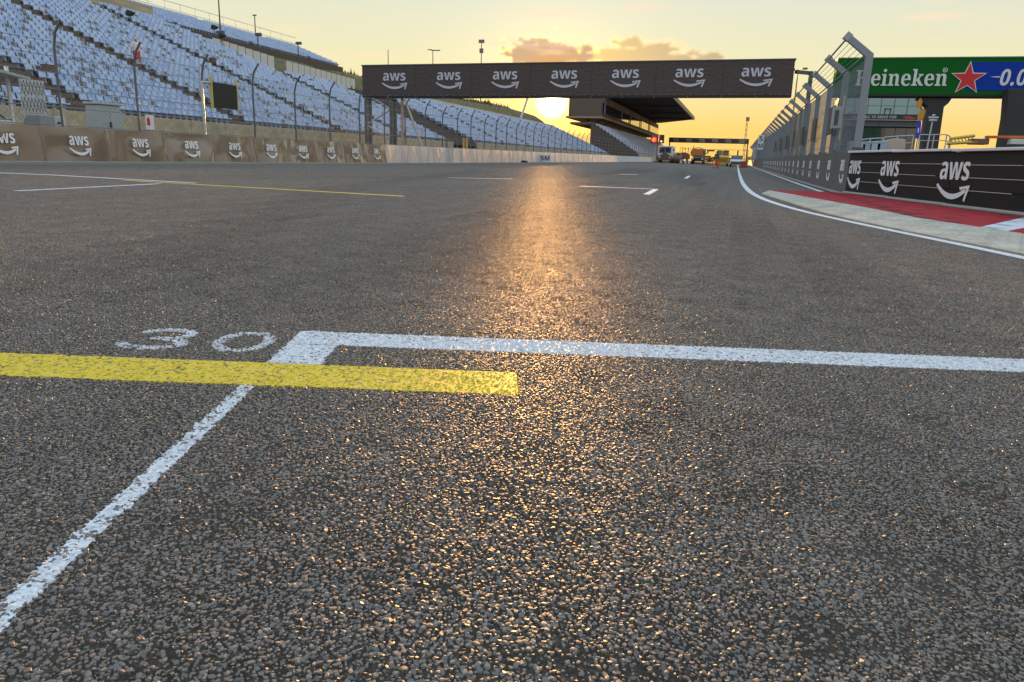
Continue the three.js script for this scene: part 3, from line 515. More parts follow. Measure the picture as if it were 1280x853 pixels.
// clutter on the terrace: camera stands, speakers and lamps on poles
function lampPole(name, label, x, y0, z, h, arms, m = M.darkSteel, group) {
  const g = thing(name, label, 'pole', [x, y0, z], 0, group); part(g, 'mast', new THREE.CylinderGeometry(0.06, 0.1, h, 7).translate(0, h / 2, 0), m);
  for (const [dx, dy, w, hh] of arms) part(g, 'lamp_head', rbox(w, hh, 0.25, 0.03, dx, h + dy, 0), m); return g;
}
{
  const P = (x, y, X) => onX(x, y, X);
  let p = P(273, 1, -53); lampPole('floodlight_pole', 'tall floodlight mast rising from the back of the seats', -53, 11.0, p.z, p.y - 11.0 + 0.3, [[0, 0.2, 1.5, 0.3], [0, -3.4, 0.9, 0.4]]);
  p = P(327, 43, -49); lampPole('lamp_post', 'short lamp post at the near end of the white panels', -49.5, 8.0, p.z, p.y - 8.0, [[0.1, 0, 0.7, 0.3]]);
  p = P(377, 54, -49); lampPole('lamp_post', 'short lamp post on the grass above the long white panels', -49.5, 8.0, p.z, p.y - 8.0, [[0.1, 0, 0.7, 0.3]]);
  p = P(318, 19, -61); lampPole('antenna_mast', 'thin mast behind the blue upper stand', -61, 11.0, p.z, p.y - 11, [[0, 0, 0.5, 0.12]]);
  for (const [x, y, D, arms, lab] of [[485, 62, 118, [], 'bare thin mast on the skyline above the bridge'], [541, 63, 118, [[0.5, 0, 1.5, 0.15], [-0.5, 0.1, 0.7, 0.12]], 'double armed lamp mast on the skyline above the bridge'], [602, 50, 118, [[0, -0.2, 0.9, 0.5], [0, -1.6, 0.6, 0.7]], 'antenna mast with panel aerials on the skyline above the bridge']]) { p = onZ(x, y, D); lampPole('skyline_mast', lab, p.x, 9, p.z, p.y - 9, arms, mat(0.22, 0.20, 0.17, 0.8)); }
  p = onZ(998, 87, 95); lampPole('floodlight_pole', 'lamp mast with two crosswise heads beyond the pit fence', p.x, 0, p.z, p.y, [[-0.7, 0, 0.7, 0.25], [0.7, 0.1, 0.6, 0.2]], M.darkSteel);
  p = onZ(935, 143, 210); const tg = thing('radio_tower', 'slender lattice radio tower on the horizon', 'tower', [p.x, 0, p.z]);
  part(tg, 'mast', [-1, 1].flatMap((s) => [bar([s * 0.25, 0, 0], [s * 0.15, p.y - 1, 0], 0.05, 4), ...steps(0, 1, 9).slice(0, 9).map((t, k) => bar([s * 0.24, t * (p.y - 2), 0], [-s * 0.22, (t + 0.11) * (p.y - 2), 0], 0.035, 4))]), mat(0.3, 0.22, 0.16, 0.8)); part(tg, 'aerial', box(0.9, 1.0, 0.3, 0.1, p.y - 1.2, 0), mat(0.3, 0.22, 0.16, 0.8));
}
{ // gear left on the stand
  const onStand = (x, y) => { const r = ray(x, y), sl = 0.4333, t = (2.15 - sl * 28 - EYE) / (r.y + sl * r.x), X = t * r.x, row = Math.floor((-28 - X) / 0.75); return [X, 2.15 + row * 0.325, t * r.z]; };
  const dark = mat(0.03, 0.026, 0.024, 0.7), brown = mat(0.16, 0.085, 0.05, 0.8);
  for (const [x, y, lab] of [[268, 40, 'dark covered camera on a tripod at the top of the seats'], [277, 48, 'bulky dark covered camera beside the floodlight mast'], [163, 26, 'small dark covered camera on the upper stairs of the stand']]) {
    const p = onStand(x, y + 6), g = thing('covered_camera', lab, 'camera', p); g.scale.setScalar(0.66); for (let k = 0; k < 3; k++) part(g, 'tripod_leg', bar([Math.cos(k * 2.1) * 0.45, 0, Math.sin(k * 2.1) * 0.45], [0, 1.25, 0], 0.03, 5), dark);
    part(g, 'cover', prism([[-0.35, 0], [-0.4, 0.35], [-0.1, 0.62], [0.3, 0.5], [0.45, 0.2], [0.3, 0]], 0.5, 0.05).translate(0, 1.15, 0), dark); part(g, 'lens', new THREE.CylinderGeometry(0.1, 0.13, 0.4, 10).rotateZ(1.57).translate(0.5, 1.4, 0), M.black);
  }
  for (const [x, y, w, h, lab] of [[266, 80, 1.1, 0.9, 'brown crate on the stairs above the black board'], [374, 134, 1.0, 0.8, 'brown crate on the stairs before the bridge'], [62, 96, 1.3, 1.2, 'brown crate on the stairs above the mesh panels'], [388, 103, 0.9, 0.7, 'dark crate high on the seats before the bridge']]) {
    const p = onStand(x, y), g = thing('equipment_crate', lab, 'crate', p); g.scale.setScalar(0.48); part(g, 'body', rbox(0.7, h, w, 0.02, 0, h / 2, 0), brown); part(g, 'lid', rbox(0.74, 0.07, w + 0.04, 0.02, 0, h + 0.03, 0), dark); part(g, 'handle', tube([[0.37, h * 0.6, -0.12], [0.43, h * 0.6, -0.08], [0.43, h * 0.6, 0.08], [0.37, h * 0.6, 0.12]], 0.015, 5, 8), M.steel);
  }
  [579.5, 583.5].forEach((x, k) => { const p = onX(x, 186, -17.6), y = groundY(-17.6, p.z), h = onX(x, 172, -17.6).y - y, g = thing('marker_post', k ? 'yellow upright marker post behind the barrier, the one farther along' : 'yellow upright marker post behind the barrier, the one nearer the bridge', 'post', [-17.6, y, p.z]); part(g, 'shaft', rbox(0.12, h, 0.16, 0.02, 0, h / 2, 0), mat(0.62, 0.42, 0.09, 0.6)); part(g, 'cap', rbox(0.14, 0.06, 0.18, 0.02, 0, h + 0.02, 0), dark); });
}
console.log('left side ready');
// ------------------------------------------------------------------ overhead advertising bridges
{
  const Z = -50, bannerM = mat(0.068, 0.049, 0.047, 0.6, { bumpMap: rep(tNoise, 6, 1), bumpScale: 0.02 });
  const a = onZ(456, 121, 50), b = onZ(989, 119.8, 50), yB = (a.y + b.y) / 2 + 0.0, hL = 2.0, w = b.x - a.x, cx = (a.x + b.x) / 2;
  const rz = Math.atan2(b.y - a.y, w);
  const g = thing('advertising_bridge', 'dark overhead bridge with seven white smile logos across the track', 'bridge', [cx, yB, Z]);
  const body = part(g, 'banner', rbox(w, 2.03, 0.7, 0.02, 0, 1.015, 0, 0, 0, rz), bannerM);
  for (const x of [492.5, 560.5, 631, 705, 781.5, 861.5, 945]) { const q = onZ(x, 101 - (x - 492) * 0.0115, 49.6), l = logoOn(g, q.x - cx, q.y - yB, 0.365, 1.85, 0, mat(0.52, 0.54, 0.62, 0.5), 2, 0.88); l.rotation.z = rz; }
  for (let k = 1; k < 7; k++) part(g, 'panel_joint', box(0.02, 1.98, 0.012, -w / 2 + k * w / 7, 1.015 + (k / 7 - 0.5) * (b.y - a.y), 0.352), M.black);
  for (let k = 0; k < 60; k++) part(g, 'eyelet', new THREE.CylinderGeometry(0.025, 0.025, 0.02, 6).rotateX(Math.PI / 2).translate(-w / 2 + (k + 0.5) * w / 60, 0.06 + (k / 60 - 0.5) * (b.y - a.y), 0.355), M.steel);
  part(g, 'lower_rail', box(w, 0.10, 0.74, 0, -0.05, 0, 0, 0, rz), M.black); part(g, 'upper_rail', box(w + 0.1, 0.07, 0.78, 0, 2.065, 0, 0, 0, rz), M.darkSteel);
  for (let k = 1; k < 14; k++) part(g, 'clamp', box(0.07, 0.12, 0.05, -w / 2 + k * w / 14, -0.07 + (k / 14 - 0.5) * (b.y - a.y), 0.39), M.darkSteel);
  const base = (x) => groundY(x, Z) - yB;
  part(g, 'arm', box(1.2, 0.2, 0.2, 3.3 - cx, 1.5, -0.45, 0, 0.7), M.darkSteel);
  for (const dx of [0.25, 2.2]) for (const dz of [-0.3, 0.3]) part(g, 'leg', box(0.2, -base(cx - w / 2) + 0.0 - 0.12 + (a.y - yB), 0.2, -w / 2 + dx, (base(cx - w / 2) + (a.y - yB) - 0.12) / 2, dz), M.darkSteel);
  for (let k = 0; k < 4; k++) { const y0 = base(cx - w / 2) + 0.2 + k * 1.05; part(g, 'brace', bar([-w / 2 + (k % 2 ? 2.2 : 0.25), y0, 0.3], [-w / 2 + (k % 2 ? 0.25 : 2.2), y0 + 1.05, 0.3], 0.05, 6), M.galv); }
  part(g, 'brace', bar([-w / 2 + 4.9, base(cx - w / 2), 0.3], [-w / 2 + 3.2, -0.2, 0.3], 0.08, 6), mat(0.5, 0.47, 0.42, 0.7));
  part(g, 'leg', box(0.16, -base(cx - w / 2) - 0.12, 0.16, -w / 2 + 2.9, base(cx - w / 2) / 2 - 0.1, 0), mat(0.4, 0.3, 0.24, 0.7));
  for (const dz of [-0.3, 0.3]) part(g, 'leg', box(0.2, -base(cx + w / 2) + 1.6, 0.2, 3.78 - cx, (base(cx + w / 2) + 1.6) / 2, dz - 1.0), M.darkSteel);
}
{
  const Z = -280, a = onZ(836, 178.6, 280), b = onZ(936, 179.6, 280), w = b.x - a.x, cx = (a.x + b.x) / 2, yB = (a.y + b.y) / 2;
  const g = thing('advertising_bridge', 'distant dark overhead bridge with six pale logos above the vehicles', 'bridge', [cx, yB, Z]);
  part(g, 'banner', rbox(w, 1.72, 0.8, 0.03, 0, 0.86, 0), mat(0.055, 0.042, 0.04, 0.6));
  for (let k = 0; k < 6; k++) logoOn(g, -w / 2 + w * (k + 0.55) / 6.1, 0.85, 0.42, 2.0, 0, mat(0.5, 0.5, 0.54, 0.6), 2, 0.8);
  for (const s of [-1, 1]) part(g, 'leg', box(0.4, yB - groundY(s * 12, Z) + 1.6, 0.4, s * (w / 2 - 0.3), -(yB - groundY(s * 12, Z)) / 2 + 0.7, -0.65), M.darkSteel);
  const rail = thing('start_light_gantry', 'thin rail of hanging start lights under the distant bridge', 'traffic light', [cx, yB - 2.6, Z + 6]);
  part(rail, 'rail', box(w * 0.8, 0.12, 0.15, w * 0.1, 0.4, 0), M.darkSteel);
  for (const s of [-1, 1]) part(rail, 'leg', box(0.2, yB - 2.2 - groundY(s * 12, Z), 0.2, w * 0.1 + s * w * 0.4, 0.4 - (yB - 2.2 - groundY(s * 12, Z)) / 2, -0.2), M.darkSteel);
  for (const [x, wd, h, c] of [[0.05, 2.6, 0.5, M.black], [0.24, 1.3, 0.8, mat(0.03, 0.07, 0.03, 0.6)], [0.38, 0.5, 1.6, mat(0.05, 0.07, 0.03, 0.6)], [-0.10, 0.6, 0.7, mat(0.3, 0.16, 0.05, 0.6)], [0.16, 0.6, 0.6, mat(0.3, 0.16, 0.05, 0.6)], [0.015, 0.5, 1.3, mat(0.75, 0.16, 0.05, 0.5)], [-0.02, 0.5, 1.2, mat(0.3, 0.2, 0.05, 0.5)]]) part(rail, 'light_box', rbox(wd, h, 0.4, 0.05, x * w, 0.2 - h / 2, 0.08), c);
}
{ // trackside signal with its red lamp lit
  const p = onZ(818, 174.5, 140), y = groundY(-15.2, -140), g = thing('trackside_signal', 'lit red trackside signal on a pole before the main stand', 'traffic light', [p.x, y, -140]);
  part(g, 'pole', bar([0.6, 0, -0.3], [0.6, p.y - y + 1.0, -0.3], 0.1, 8), M.darkSteel);
  part(g, 'housing', rbox(1.3, 1.3, 0.4, 0.08, 0, p.y - y, 0), M.black); part(g, 'housing', rbox(0.9, 1.5, 0.4, 0.08, 1.3, p.y - y + 0.1, 0), M.black);
  const red = mat(0.6, 0.02, 0.01, 0.4, { emissive: new THREE.Color().setRGB(1, 0.06, 0.02), emissiveIntensity: 2.5 }), warm = mat(0.6, 0.5, 0.4, 0.4, { emissive: new THREE.Color().setRGB(1, 0.7, 0.5), emissiveIntensity: 1.2 });
  part(g, 'red_lamp', new THREE.SphereGeometry(0.42, 12, 8).translate(-0.05, p.y - y - 0.05, 0.16), red); part(g, 'white_lamp', new THREE.SphereGeometry(0.16, 10, 6).translate(1.3, p.y - y - 0.3, 0.18), warm);
  const l = new THREE.PointLight(new THREE.Color().setRGB(1, 0.08, 0.03), 12, 20); l.position.set(p.x, p.y, -139.2); l.castShadow = true; l.name = 'red_lamp_glow'; scene.add(l);
}

// ------------------------------------------------------------------ pit wall with its fence
const wallTop = (z) => groundY(3.2, z) + 1.27;
{
  const g = thing('pit_wall', 'long dark grey pit wall lettered with a row of white smile logos', 'wall'), m = mat(0.10, 0.092, 0.088, 0.7);
  for (let k = 0; k < 60; k++) { const z0 = -24.35 - k * 3.72, z = z0 - 1.86, y = groundY(3.2, z); part(g, 'wall_panel', rbox(0.24, 1.27, 3.70, 0.012, 3.33, y + 0.635, z), m); if (k < 22) logoOn(g, 3.208, y + 0.66, z, 1.0, -Math.PI / 2, M.logoWhite, 0.7, 1.12); }
  part(g, 'base_strip', ribbon([[3.0, -24.4], [3.0, -240]], 0.36, 0.03, 3), mat(0.3, 0.29, 0.27, 0.9));
}
{
  const f = thing('debris_fence', 'high grey debris fence with inward bent posts on the pit wall', 'fence'), X = 3.36;
  const N = 38, S = 4.9, post = mat(0.24, 0.27, 0.31, 0.5, { metalness: 0.35 });
  const zOf = (k) => -25.0 - k * S;
  for (let k = 0; k < N; k++) {
    const z = zOf(k), y = groundY(3.3, z), big = k === 0;
    const pts = [[0.0, 0.9], [0.2, 0.9], [0.2, 4.02], [-0.52, 4.58], [-0.64, 4.44], [0.0, 3.92]];   // side view of a bent post
    part(f, 'post', prism(pts.map(([a, b]) => [a, b]), 0.16, 0.012).translate(X - 0.06, y, z), post);
    part(f, 'foot_plate', box(0.3, 0.12, 0.3, X + 0.06, y + 1.31, z), M.darkSteel);
    part(f, 'end_cap', box(0.18, 0.22, 0.2, X - 0.62, y + 4.5, z, 0, 0, -0.66), M.steel);
  }
  for (let k = 0; k < 26; k++) { // each bay: mesh below, open wires on the bent top
    const z0 = zOf(k), z1 = zOf(k + 1), y0 = groundY(3.3, z0), y1 = groundY(3.3, z1), L = z0 - z1;
    const lower = part(f, 'wire_mesh', fenceWires(L, 1.27, 3.9, 0.08, 0.0021), M.wire); lower.position.set(X - 0.04, (y0 + y1) / 2, z0); lower.userData.kind = 'stuff';
    for (const h of [1.5, 2.0, 2.5, 3.0, 3.5, 3.9]) part(f, 'cable', bar([X - 0.03, y0 + h, z0], [X - 0.03, y1 + h, z1], 0.009, 5), M.wire);
    for (let i = 0; i < 6; i++) { const t = (i + 0.3) / 5.4, x = lerp(X - 0.04, X - 0.62, t), h = lerp(3.97, 4.5, t), r = i === 5 || i === 0 ? 0.028 : 0.008; part(f, i === 5 ? 'top_tube' : 'cable', bar([x, y0 + h, z0], [x, y1 + h, z1], r, 6), M.wire); }
  }
}
{ // dark boards and boxes hung on the debris fence
  const cols = [[29.9, 2.0, 2.85], [36.4, 1.95, 2.75], [43.0, 1.9, 2.7], [49.8, 1.9, 2.75], [57, 1.9, 2.7], [65, 1.9, 2.75], [74, 1.9, 2.7]];
  cols.forEach(([d, a, b], k) => {
    const g = thing('fence_board', k === 0 ? 'brown board and grey box hung on the first bay of the debris fence' : 'brown board hung on the debris fence above the pit wall', 'board', [3.16, groundY(3.2, -d), -d], 0, k ? 'boards on the debris fence' : undefined);
    part(g, 'board', rbox(0.06, b - a + 0.1, 1.7, 0.01, -0.02, (a + b) / 2, -0.6), mat(0.07, 0.058, 0.05, 0.6));
    part(g, 'bracket', [bar([0.0, a - 0.1, -0.2], [0.14, a - 0.1, -0.2], 0.015, 5), bar([0.0, b, -1.2], [0.14, b, -1.2], 0.015, 5)], M.darkSteel);
    if (!k) { part(g, 'grey_box', rbox(0.3, 0.72, 0.36, 0.02, -0.02, (a + b) / 2, 1.1), mat(0.33, 0.37, 0.42, 0.5)); part(g, 'door', rbox(0.13, 0.5, 0.02, 0.005, -0.05, (a + b) / 2, 1.285), M.darkSteel); part(g, 'pipe', bar([0.14, a - 0.3, 1.2], [0.14, b + 0.3, 1.2], 0.03, 6), mat(0.5, 0.42, 0.25, 0.6)); }
  });
  const q = onZ(950, 178, 100), g = thing('distance_sign', 'tall white marker sign with dark lettering on the pit fence', 'sign', [q.x + 0.1, q.y, -100]);
  part(g, 'plate', rbox(0.66, 1.75, 0.04, 0.01, 0, 0, 0), M.white); part(g, 'lettering', [text('5', 0.62, 0.01, 0, 1).translate(0, 0.42, 0.022), text('M', 0.55, 0.01, 0, 0.9).translate(0, -0.42, 0.022)], mat(0.04, 0.06, 0.1, 0.6)); part(g, 'bracket', [bar([0, 0.6, -0.02], [0.4, 0.6, -0.02], 0.03, 5), bar([0, -0.6, -0.02], [0.4, -0.6, -0.02], 0.03, 5)], M.darkSteel);
  const r = onZ(675.5, 204.5, 61.5), b = thing('distance_sign', 'low white board with dark lettering standing before the plain barrier sheets', 'sign', [r.x + 0.25, groundY(r.x, -61.5), -61.5]);
  part(b, 'plate', rbox(1.22, 0.62, 0.05, 0.01, 0, 0.36, 0), M.white); part(b, 'lettering', text('55M', 0.36, 0.01, 0, 1.1).translate(0, 0.38, 0.027), mat(0.05, 0.04, 0.10, 0.6)); part(b, 'foot', [box(0.06, 0.2, 0.3, -0.45, 0.09, -0.14), box(0.06, 0.2, 0.3, 0.45, 0.09, -0.14)], M.darkSteel);
  const c = onZ(650.5, 204.8, 54.5); const d = thing('sandbag', 'small dark sandbag on the asphalt by the plain barrier sheets', 'sandbag', [c.x + 0.25, groundY(c.x, -54.5), -54.5]); part(d, 'bag', new THREE.SphereGeometry(0.22, 12, 8).scale(1, 0.5, 0.7).translate(0, 0.1, 0), M.black); part(d, 'tie', new THREE.CylinderGeometry(0.03, 0.06, 0.12, 6).rotateZ(1.3).translate(0.24, 0.12, 0), M.black);
}
// ------------------------------------------------------------------ black lettered wall at the kerb
const wa = V(3.12, 0, -24.33), wb = V(5.07, 0, -15.65), wd = wb.clone().sub(wa).normalize(), wn = V(-wd.z, 0, wd.x).negate();   // wn points to the track
if (wn.x > 0) wn.negate();
{
  const turn = Math.atan2(wn.x, wn.z), g = thing('kerbside_wall', 'black boarded wall with three large white logos and a white cap', 'wall', [wa.x, 0, wa.z], turn);
  // in the wall's own axes: x runs along it towards the camera, z out to the track
  const ex = V(1, 0, 0).applyAxisAngle(V(0, 1, 0), turn), sgn = Math.sign(ex.dot(wd));
  const m1 = phys(0.016, 0.014, 0.013, 0.6, { specularIntensity: 0.5 });
  const heights = [[0.10, 0.40], [0.41, 0.66], [0.67, 0.92], [0.93, 1.19]];
  for (let k = 0; k < 6; k++) for (const [a, b] of heights) { const L = 3.0, c = k * 3 + 1.5 + 0.05, P = wa.clone().addScaledVector(wd, c), y = groundY(P.x, P.z); part(g, 'board', rbox(L - 0.012, b - a - 0.004, 0.05, 0.008, sgn * c, y + (a + b) / 2, -0.03 + (hash(k, Math.round(a * 100), 3) - 0.5) * 0.008), m1); }
  for (let k = 0; k < 6; k++) { const c = k * 3 + 1.55, P = wa.clone().addScaledVector(wd, c), y = groundY(P.x, P.z); part(g, 'cap', rbox(2.99, 0.06, 0.34, 0.015, sgn * c, y + 1.225, -0.10), mat(0.66, 0.68, 0.70, 0.5)); part(g, 'backing', box(3.0, 1.1, 0.1, sgn * c, y + 0.6, -0.14), mat(0.20, 0.18, 0.16, 0.9)); part(g, 'base_rail', rbox(2.98, 0.05, 0.12, 0.01, sgn * c, y + 0.075, 0.02), mat(0.45, 0.42, 0.38, 0.8)); for (const yy of [0.405, 0.665, 0.925]) part(g, 'seam_strip', box(2.6 - hash(k, Math.round(yy * 100), 8), 0.012, 0.012, sgn * (c + hash(k, Math.round(yy * 100), 5) * 0.3 - 0.15), y + yy, 0.0), mat(0.55, 0.5, 0.45, 0.6)); }
  for (const [c, s] of [[0.60, 0.91], [2.95, 1.16], [6.2, 1.32], [9.6, 1.32]]) { const P = wa.clone().addScaledVector(wd, c); logoOn(g, sgn * c, groundY(P.x, P.z) + 0.60, 0.004, s, 0, M.logoWhite, 1, 1.2 / s); }
}
// ------------------------------------------------------------------ kerb
{
  const front = smooth([[0.66, -20.4], [1.2, -15.1], [1.55, -12.3], [1.87, -10.77], [2.36, -8.96], [2.64, -7.97], [3.3, -5.6], [4.1, -3]], 60);
  const mid = smooth([[0.9, -21.8], gp(1033.5, 255), gp(1090, 266), gp(1152, 279.3), gp(1222, 290.5), gp(1280, 300), [3.9, -7.4], [4.8, -4.4]], 60);
  const backR = smooth([[0.95, -22.4], [2.7, -23.9], [3.3, -21.6], [4.4, -16.6], [4.85, -14.9], [5.2, -13.4], [6.1, -9.6], [7.0, -5.6]], 60);
  const k = thing('kerb', 'trackside kerb of ribbed grey concrete backed by a red painted strip', 'kerb');
  const grey = mat(0.80, 0.82, 0.86, 0.85, { map: tConcrete, bumpMap: tNoise, bumpScale: 0.004 }), grey2 = mat(0.73, 0.75, 0.79, 0.85, { map: tConcrete, bumpMap: tNoise, bumpScale: 0.004 });
  const tScuff = tex(512, (u, v) => { const n = fbm(u * 10, v * 10, 6, 5, 10), k = fbm(u * 3, v * 40, 17, 3, 3); const w = Math.max(0.25, 0.98 - 0.30 * sm(0.5, 0.75, n) - 0.55 * sm(0.58, 0.72, k) * sm(0.4, 0.6, n)); return [w, w, w]; }, true);
  const redM = phys(0.40, 0.016, 0.028, 0.8, { specularIntensity: 0.3, map: tScuff, bumpMap: tNoise, bumpScale: 0.003 }), whiteM = mat(0.66, 0.67, 0.70, 0.75, { map: tScuff, bumpMap: tNoise, bumpScale: 0.003 });
  const at = (c, t) => { const f = t * (c.length - 1), i = Math.min(c.length - 2, Math.floor(f)), u = f - i; return [lerp(c[i][0], c[i + 1][0], u), lerp(c[i][1], c[i + 1][1], u)]; };
  const slab = (A, B, t0, t1, hA, hB) => { // raised piece between two curves
    const c = [at(A, t0), at(A, t1), at(B, t1), at(B, t0)], P = [], I = [], h = [hA, hA, hB, hB];
    c.forEach(([x, z], i) => P.push(x, groundY(x, z) + h[i], z)); c.forEach(([x, z]) => P.push(x, groundY(x, z) - 0.05, z));
    I.push(0, 1, 2, 0, 2, 3); for (let i = 0; i < 4; i++) { const n = (i + 1) % 4; I.push(i, i + 4, n, n, i + 4, n + 4); }
    const g = geoOf(P, null, I).toNonIndexed(); g.computeVertexNormals(); const uv = []; for (let i = 0; i < g.attributes.position.count; i++) uv.push(g.attributes.position.getX(i) * 0.5, g.attributes.position.getZ(i) * 0.5); g.setAttribute('uv', new THREE.Float32BufferAttribute(uv, 2)); return g;
  };
  const N = 34; for (let i = 0; i < N; i++) part(k, 'concrete_block', slab(front, mid, i / N, (i + 0.99) / N, 0.022, 0.07 + 0.004 * hash(i, 3, 5)), i % 3 ? grey : grey2);
  const cut = 4 / 7; for (let i = 0; i < 8; i++) part(k, 'red_strip', slab(mid, backR, cut * i / 8, cut * (i + 0.995) / 8, 0.062, 0.058), redM);
  for (let i = 0; i < 5; i++) part(k, 'white_strip', slab(mid, backR, cut + (1 - cut) * i / 5, cut + (1 - cut) * (i + 0.99) / 5, 0.061, 0.057), i % 2 ? redM : whiteM);
}
// bushes beyond the end of the straight
for (const [x, D, w, h, lab] of [[884, 330, 5, 2.6, 'low dark bush on the horizon beside the orange tank lorry'], [890, 345, 6, 2.2, 'low dark bush on the horizon behind the worker'], [912, 350, 5, 2.4, 'low dark bush on the horizon behind the white pickup'], [938, 340, 7, 3.4, 'dark bush on the horizon at the end of the pit wall'], [846, 350, 7, 3.2, 'dark bush on the horizon behind the rust coloured machine']]) {
  const q = onZ(x, 205, D), g = thing('bush', lab, 'bush', [q.x, groundY(q.x, -D), -D]), rnd = rng(x), P = [], I = [];
  for (let k = 0; k < 900; k++) { const a = rnd() * 6.28, u = rnd() ** 0.5, t = rnd(), px = Math.cos(a) * u * w * 0.5 * (1 - t * 0.5), pz = Math.sin(a) * u * 1.5, py = t * h * (0.75 + 0.25 * vnoise(px * 1.3 + 40, x, 3)), s = 0.12 + rnd() * 0.2, b = P.length / 3; for (let i = 0; i < 3; i++) P.push(px + (rnd() - 0.5) * 2 * s, py + (rnd() - 0.5) * 2 * s + 0.15, pz + (rnd() - 0.5) * 2 * s); I.push(b, b + 1, b + 2); }
  part(g, 'foliage', geoOf(P, null, I), mat(0.05, 0.055, 0.02, 0.9)); part(g, 'stem', new THREE.CylinderGeometry(0.08, 0.14, h * 0.6, 6).translate(0, h * 0.3, 0), mat(0.08, 0.05, 0.03, 0.9));
}
console.log('right walls ready');
// ------------------------------------------------------------------ green bridge over the pit entry
{
  const Z = -60, a = onZ(1063, 120.4, 60), b = onZ(1300, 119.4, 60), top = onZ(1200, 74.5, 60).y, y0 = onZ(1200, 119.8, 60).y, x0 = a.x - 1.2, x1 = b.x + 5, h = top - y0;
  const g = thing('sponsor_bridge', 'green and blue overhead bridge with white lettering and a red star', 'bridge', [(x0 + x1) / 2, y0, Z]), ox = -(x0 + x1) / 2, w = x1 - x0;
  const green = phys(0.006, 0.115, 0.016, 0.65, { specularIntensity: 0.25 }), blue = phys(0.008, 0.045, 0.36, 0.65, { specularIntensity: 0.25 });
  part(g, 'green_panel', rbox(w, h, 1.6, 0.02, 0, h / 2, 0), green);
  const bl = onZ(1206, 100, 60).x; const byT = onZ(1240, 79.5, 60).y - y0, byB = onZ(1240, 114.5, 60).y - y0;
  part(g, 'blue_panel', box(x1 - bl, byT - byB, 0.03, (bl + x1) / 2 + ox, (byT + byB) / 2, 0.815), blue);
  const lw = onZ(1180, 99, 60).x - onZ(1067, 99, 60).x, tg = text('Heineken', 1, 0.05, 1, 1, 0); tg.computeBoundingBox();
  const tw = tg.boundingBox.max.x - tg.boundingBox.min.x, th = tg.boundingBox.max.y - tg.boundingBox.min.y; tg.scale(lw / tw, (onZ(1120, 88, 60).y - onZ(1120, 109, 60).y) / th, 1);
  const lm = mat(0.70, 0.71, 0.72, 0.5); part(g, 'lettering', tg.translate(onZ(1123.5, 98.5, 60).x + ox, onZ(1121, 98.5, 60).y - y0, 0.80), lm);
  part(g, 'trade_mark', [new THREE.TorusGeometry(0.13, 0.025, 6, 18).translate(onZ(1178, 89.5, 60).x + ox, onZ(1178, 89.5, 60).y - y0, 0.82), text('R', 0.14, 0.02, 0).translate(onZ(1178, 89.5, 60).x + ox, onZ(1178, 89.5, 60).y - y0, 0.82)], lm);
  const star = (R, r, d, z) => { const p = []; for (let k = 0; k < 10; k++) { const q = k % 2 ? r : R, t = Math.PI / 2 + k * Math.PI / 5; p.push([Math.cos(t) * q, Math.sin(t) * q]); } return prism(p, d).translate(onZ(1206, 99.5, 60).x + ox, onZ(1206, 99, 60).y - y0 - 0.05, z); };
  part(g, 'star_border', star(1.13, 0.46, 0.04, 0.845), lm); part(g, 'star', star(1.0, 0.385, 0.04, 0.868), mat(0.62, 0.012, 0.018, 0.45));
  const zc = onZ(1261, 98.5, 60); part(g, 'lettering', text('0.0', 1.02, 0.05, 0, 0.82, 0.1).translate(zc.x + ox + 0.05, zc.y - y0, 0.82), lm);
  for (const s of [-1, 1]) { const q = s < 0 ? onZ(1238.5, 97, 60).x : onZ(1284, 97, 60).x; part(g, 'dash', prism([[-0.3, 0], [0.3, 0.05], [0.3, -0.05]].map(([u, v]) => [u * -s, v]), 0.03).translate(q + ox, zc.y - y0 + 0.03, 0.85), lm); }
  part(g, 'lower_edge', box(w, 0.12, 1.7, 0, -0.06, 0), M.black); part(g, 'upper_edge', box(w, 0.08, 1.7, 0, h + 0.04, 0), mat(0.08, 0.2, 0.09, 0.6));
  const col = mat(0.035, 0.036, 0.038, 0.7, { bumpMap: tNoise, bumpScale: 0.01 });
  const cA = [[1146, 121], [1188, 121], [1184, 127], [1178, 132], [1171, 186], [1152, 186], [1158, 132]].map(([x, y]) => onZ(x, y, 60.0)); const gb = groundY(13, Z) - y0;
  const pA = cA.map((p) => [p.x + ox, p.y - y0]); pA[4][1] = gb; pA[5][1] = gb; part(g, 'column', prism(pA.map((p) => [p[0], p[1] - 0.13]), 1.2, 0.03), col);
  const cB = [[1257, 112], [1345, 112], [1345, 190], [1247, 190], [1254, 148]].map(([x, y]) => onZ(x, y, 58.2)), pB = cB.map((p) => [p.x + ox, p.y - y0]); pB[2][1] = pB[3][1] = gb; part(g, 'column', prism(pB, 1.2, 0.03).translate(0, 0, 1.85), col);
}
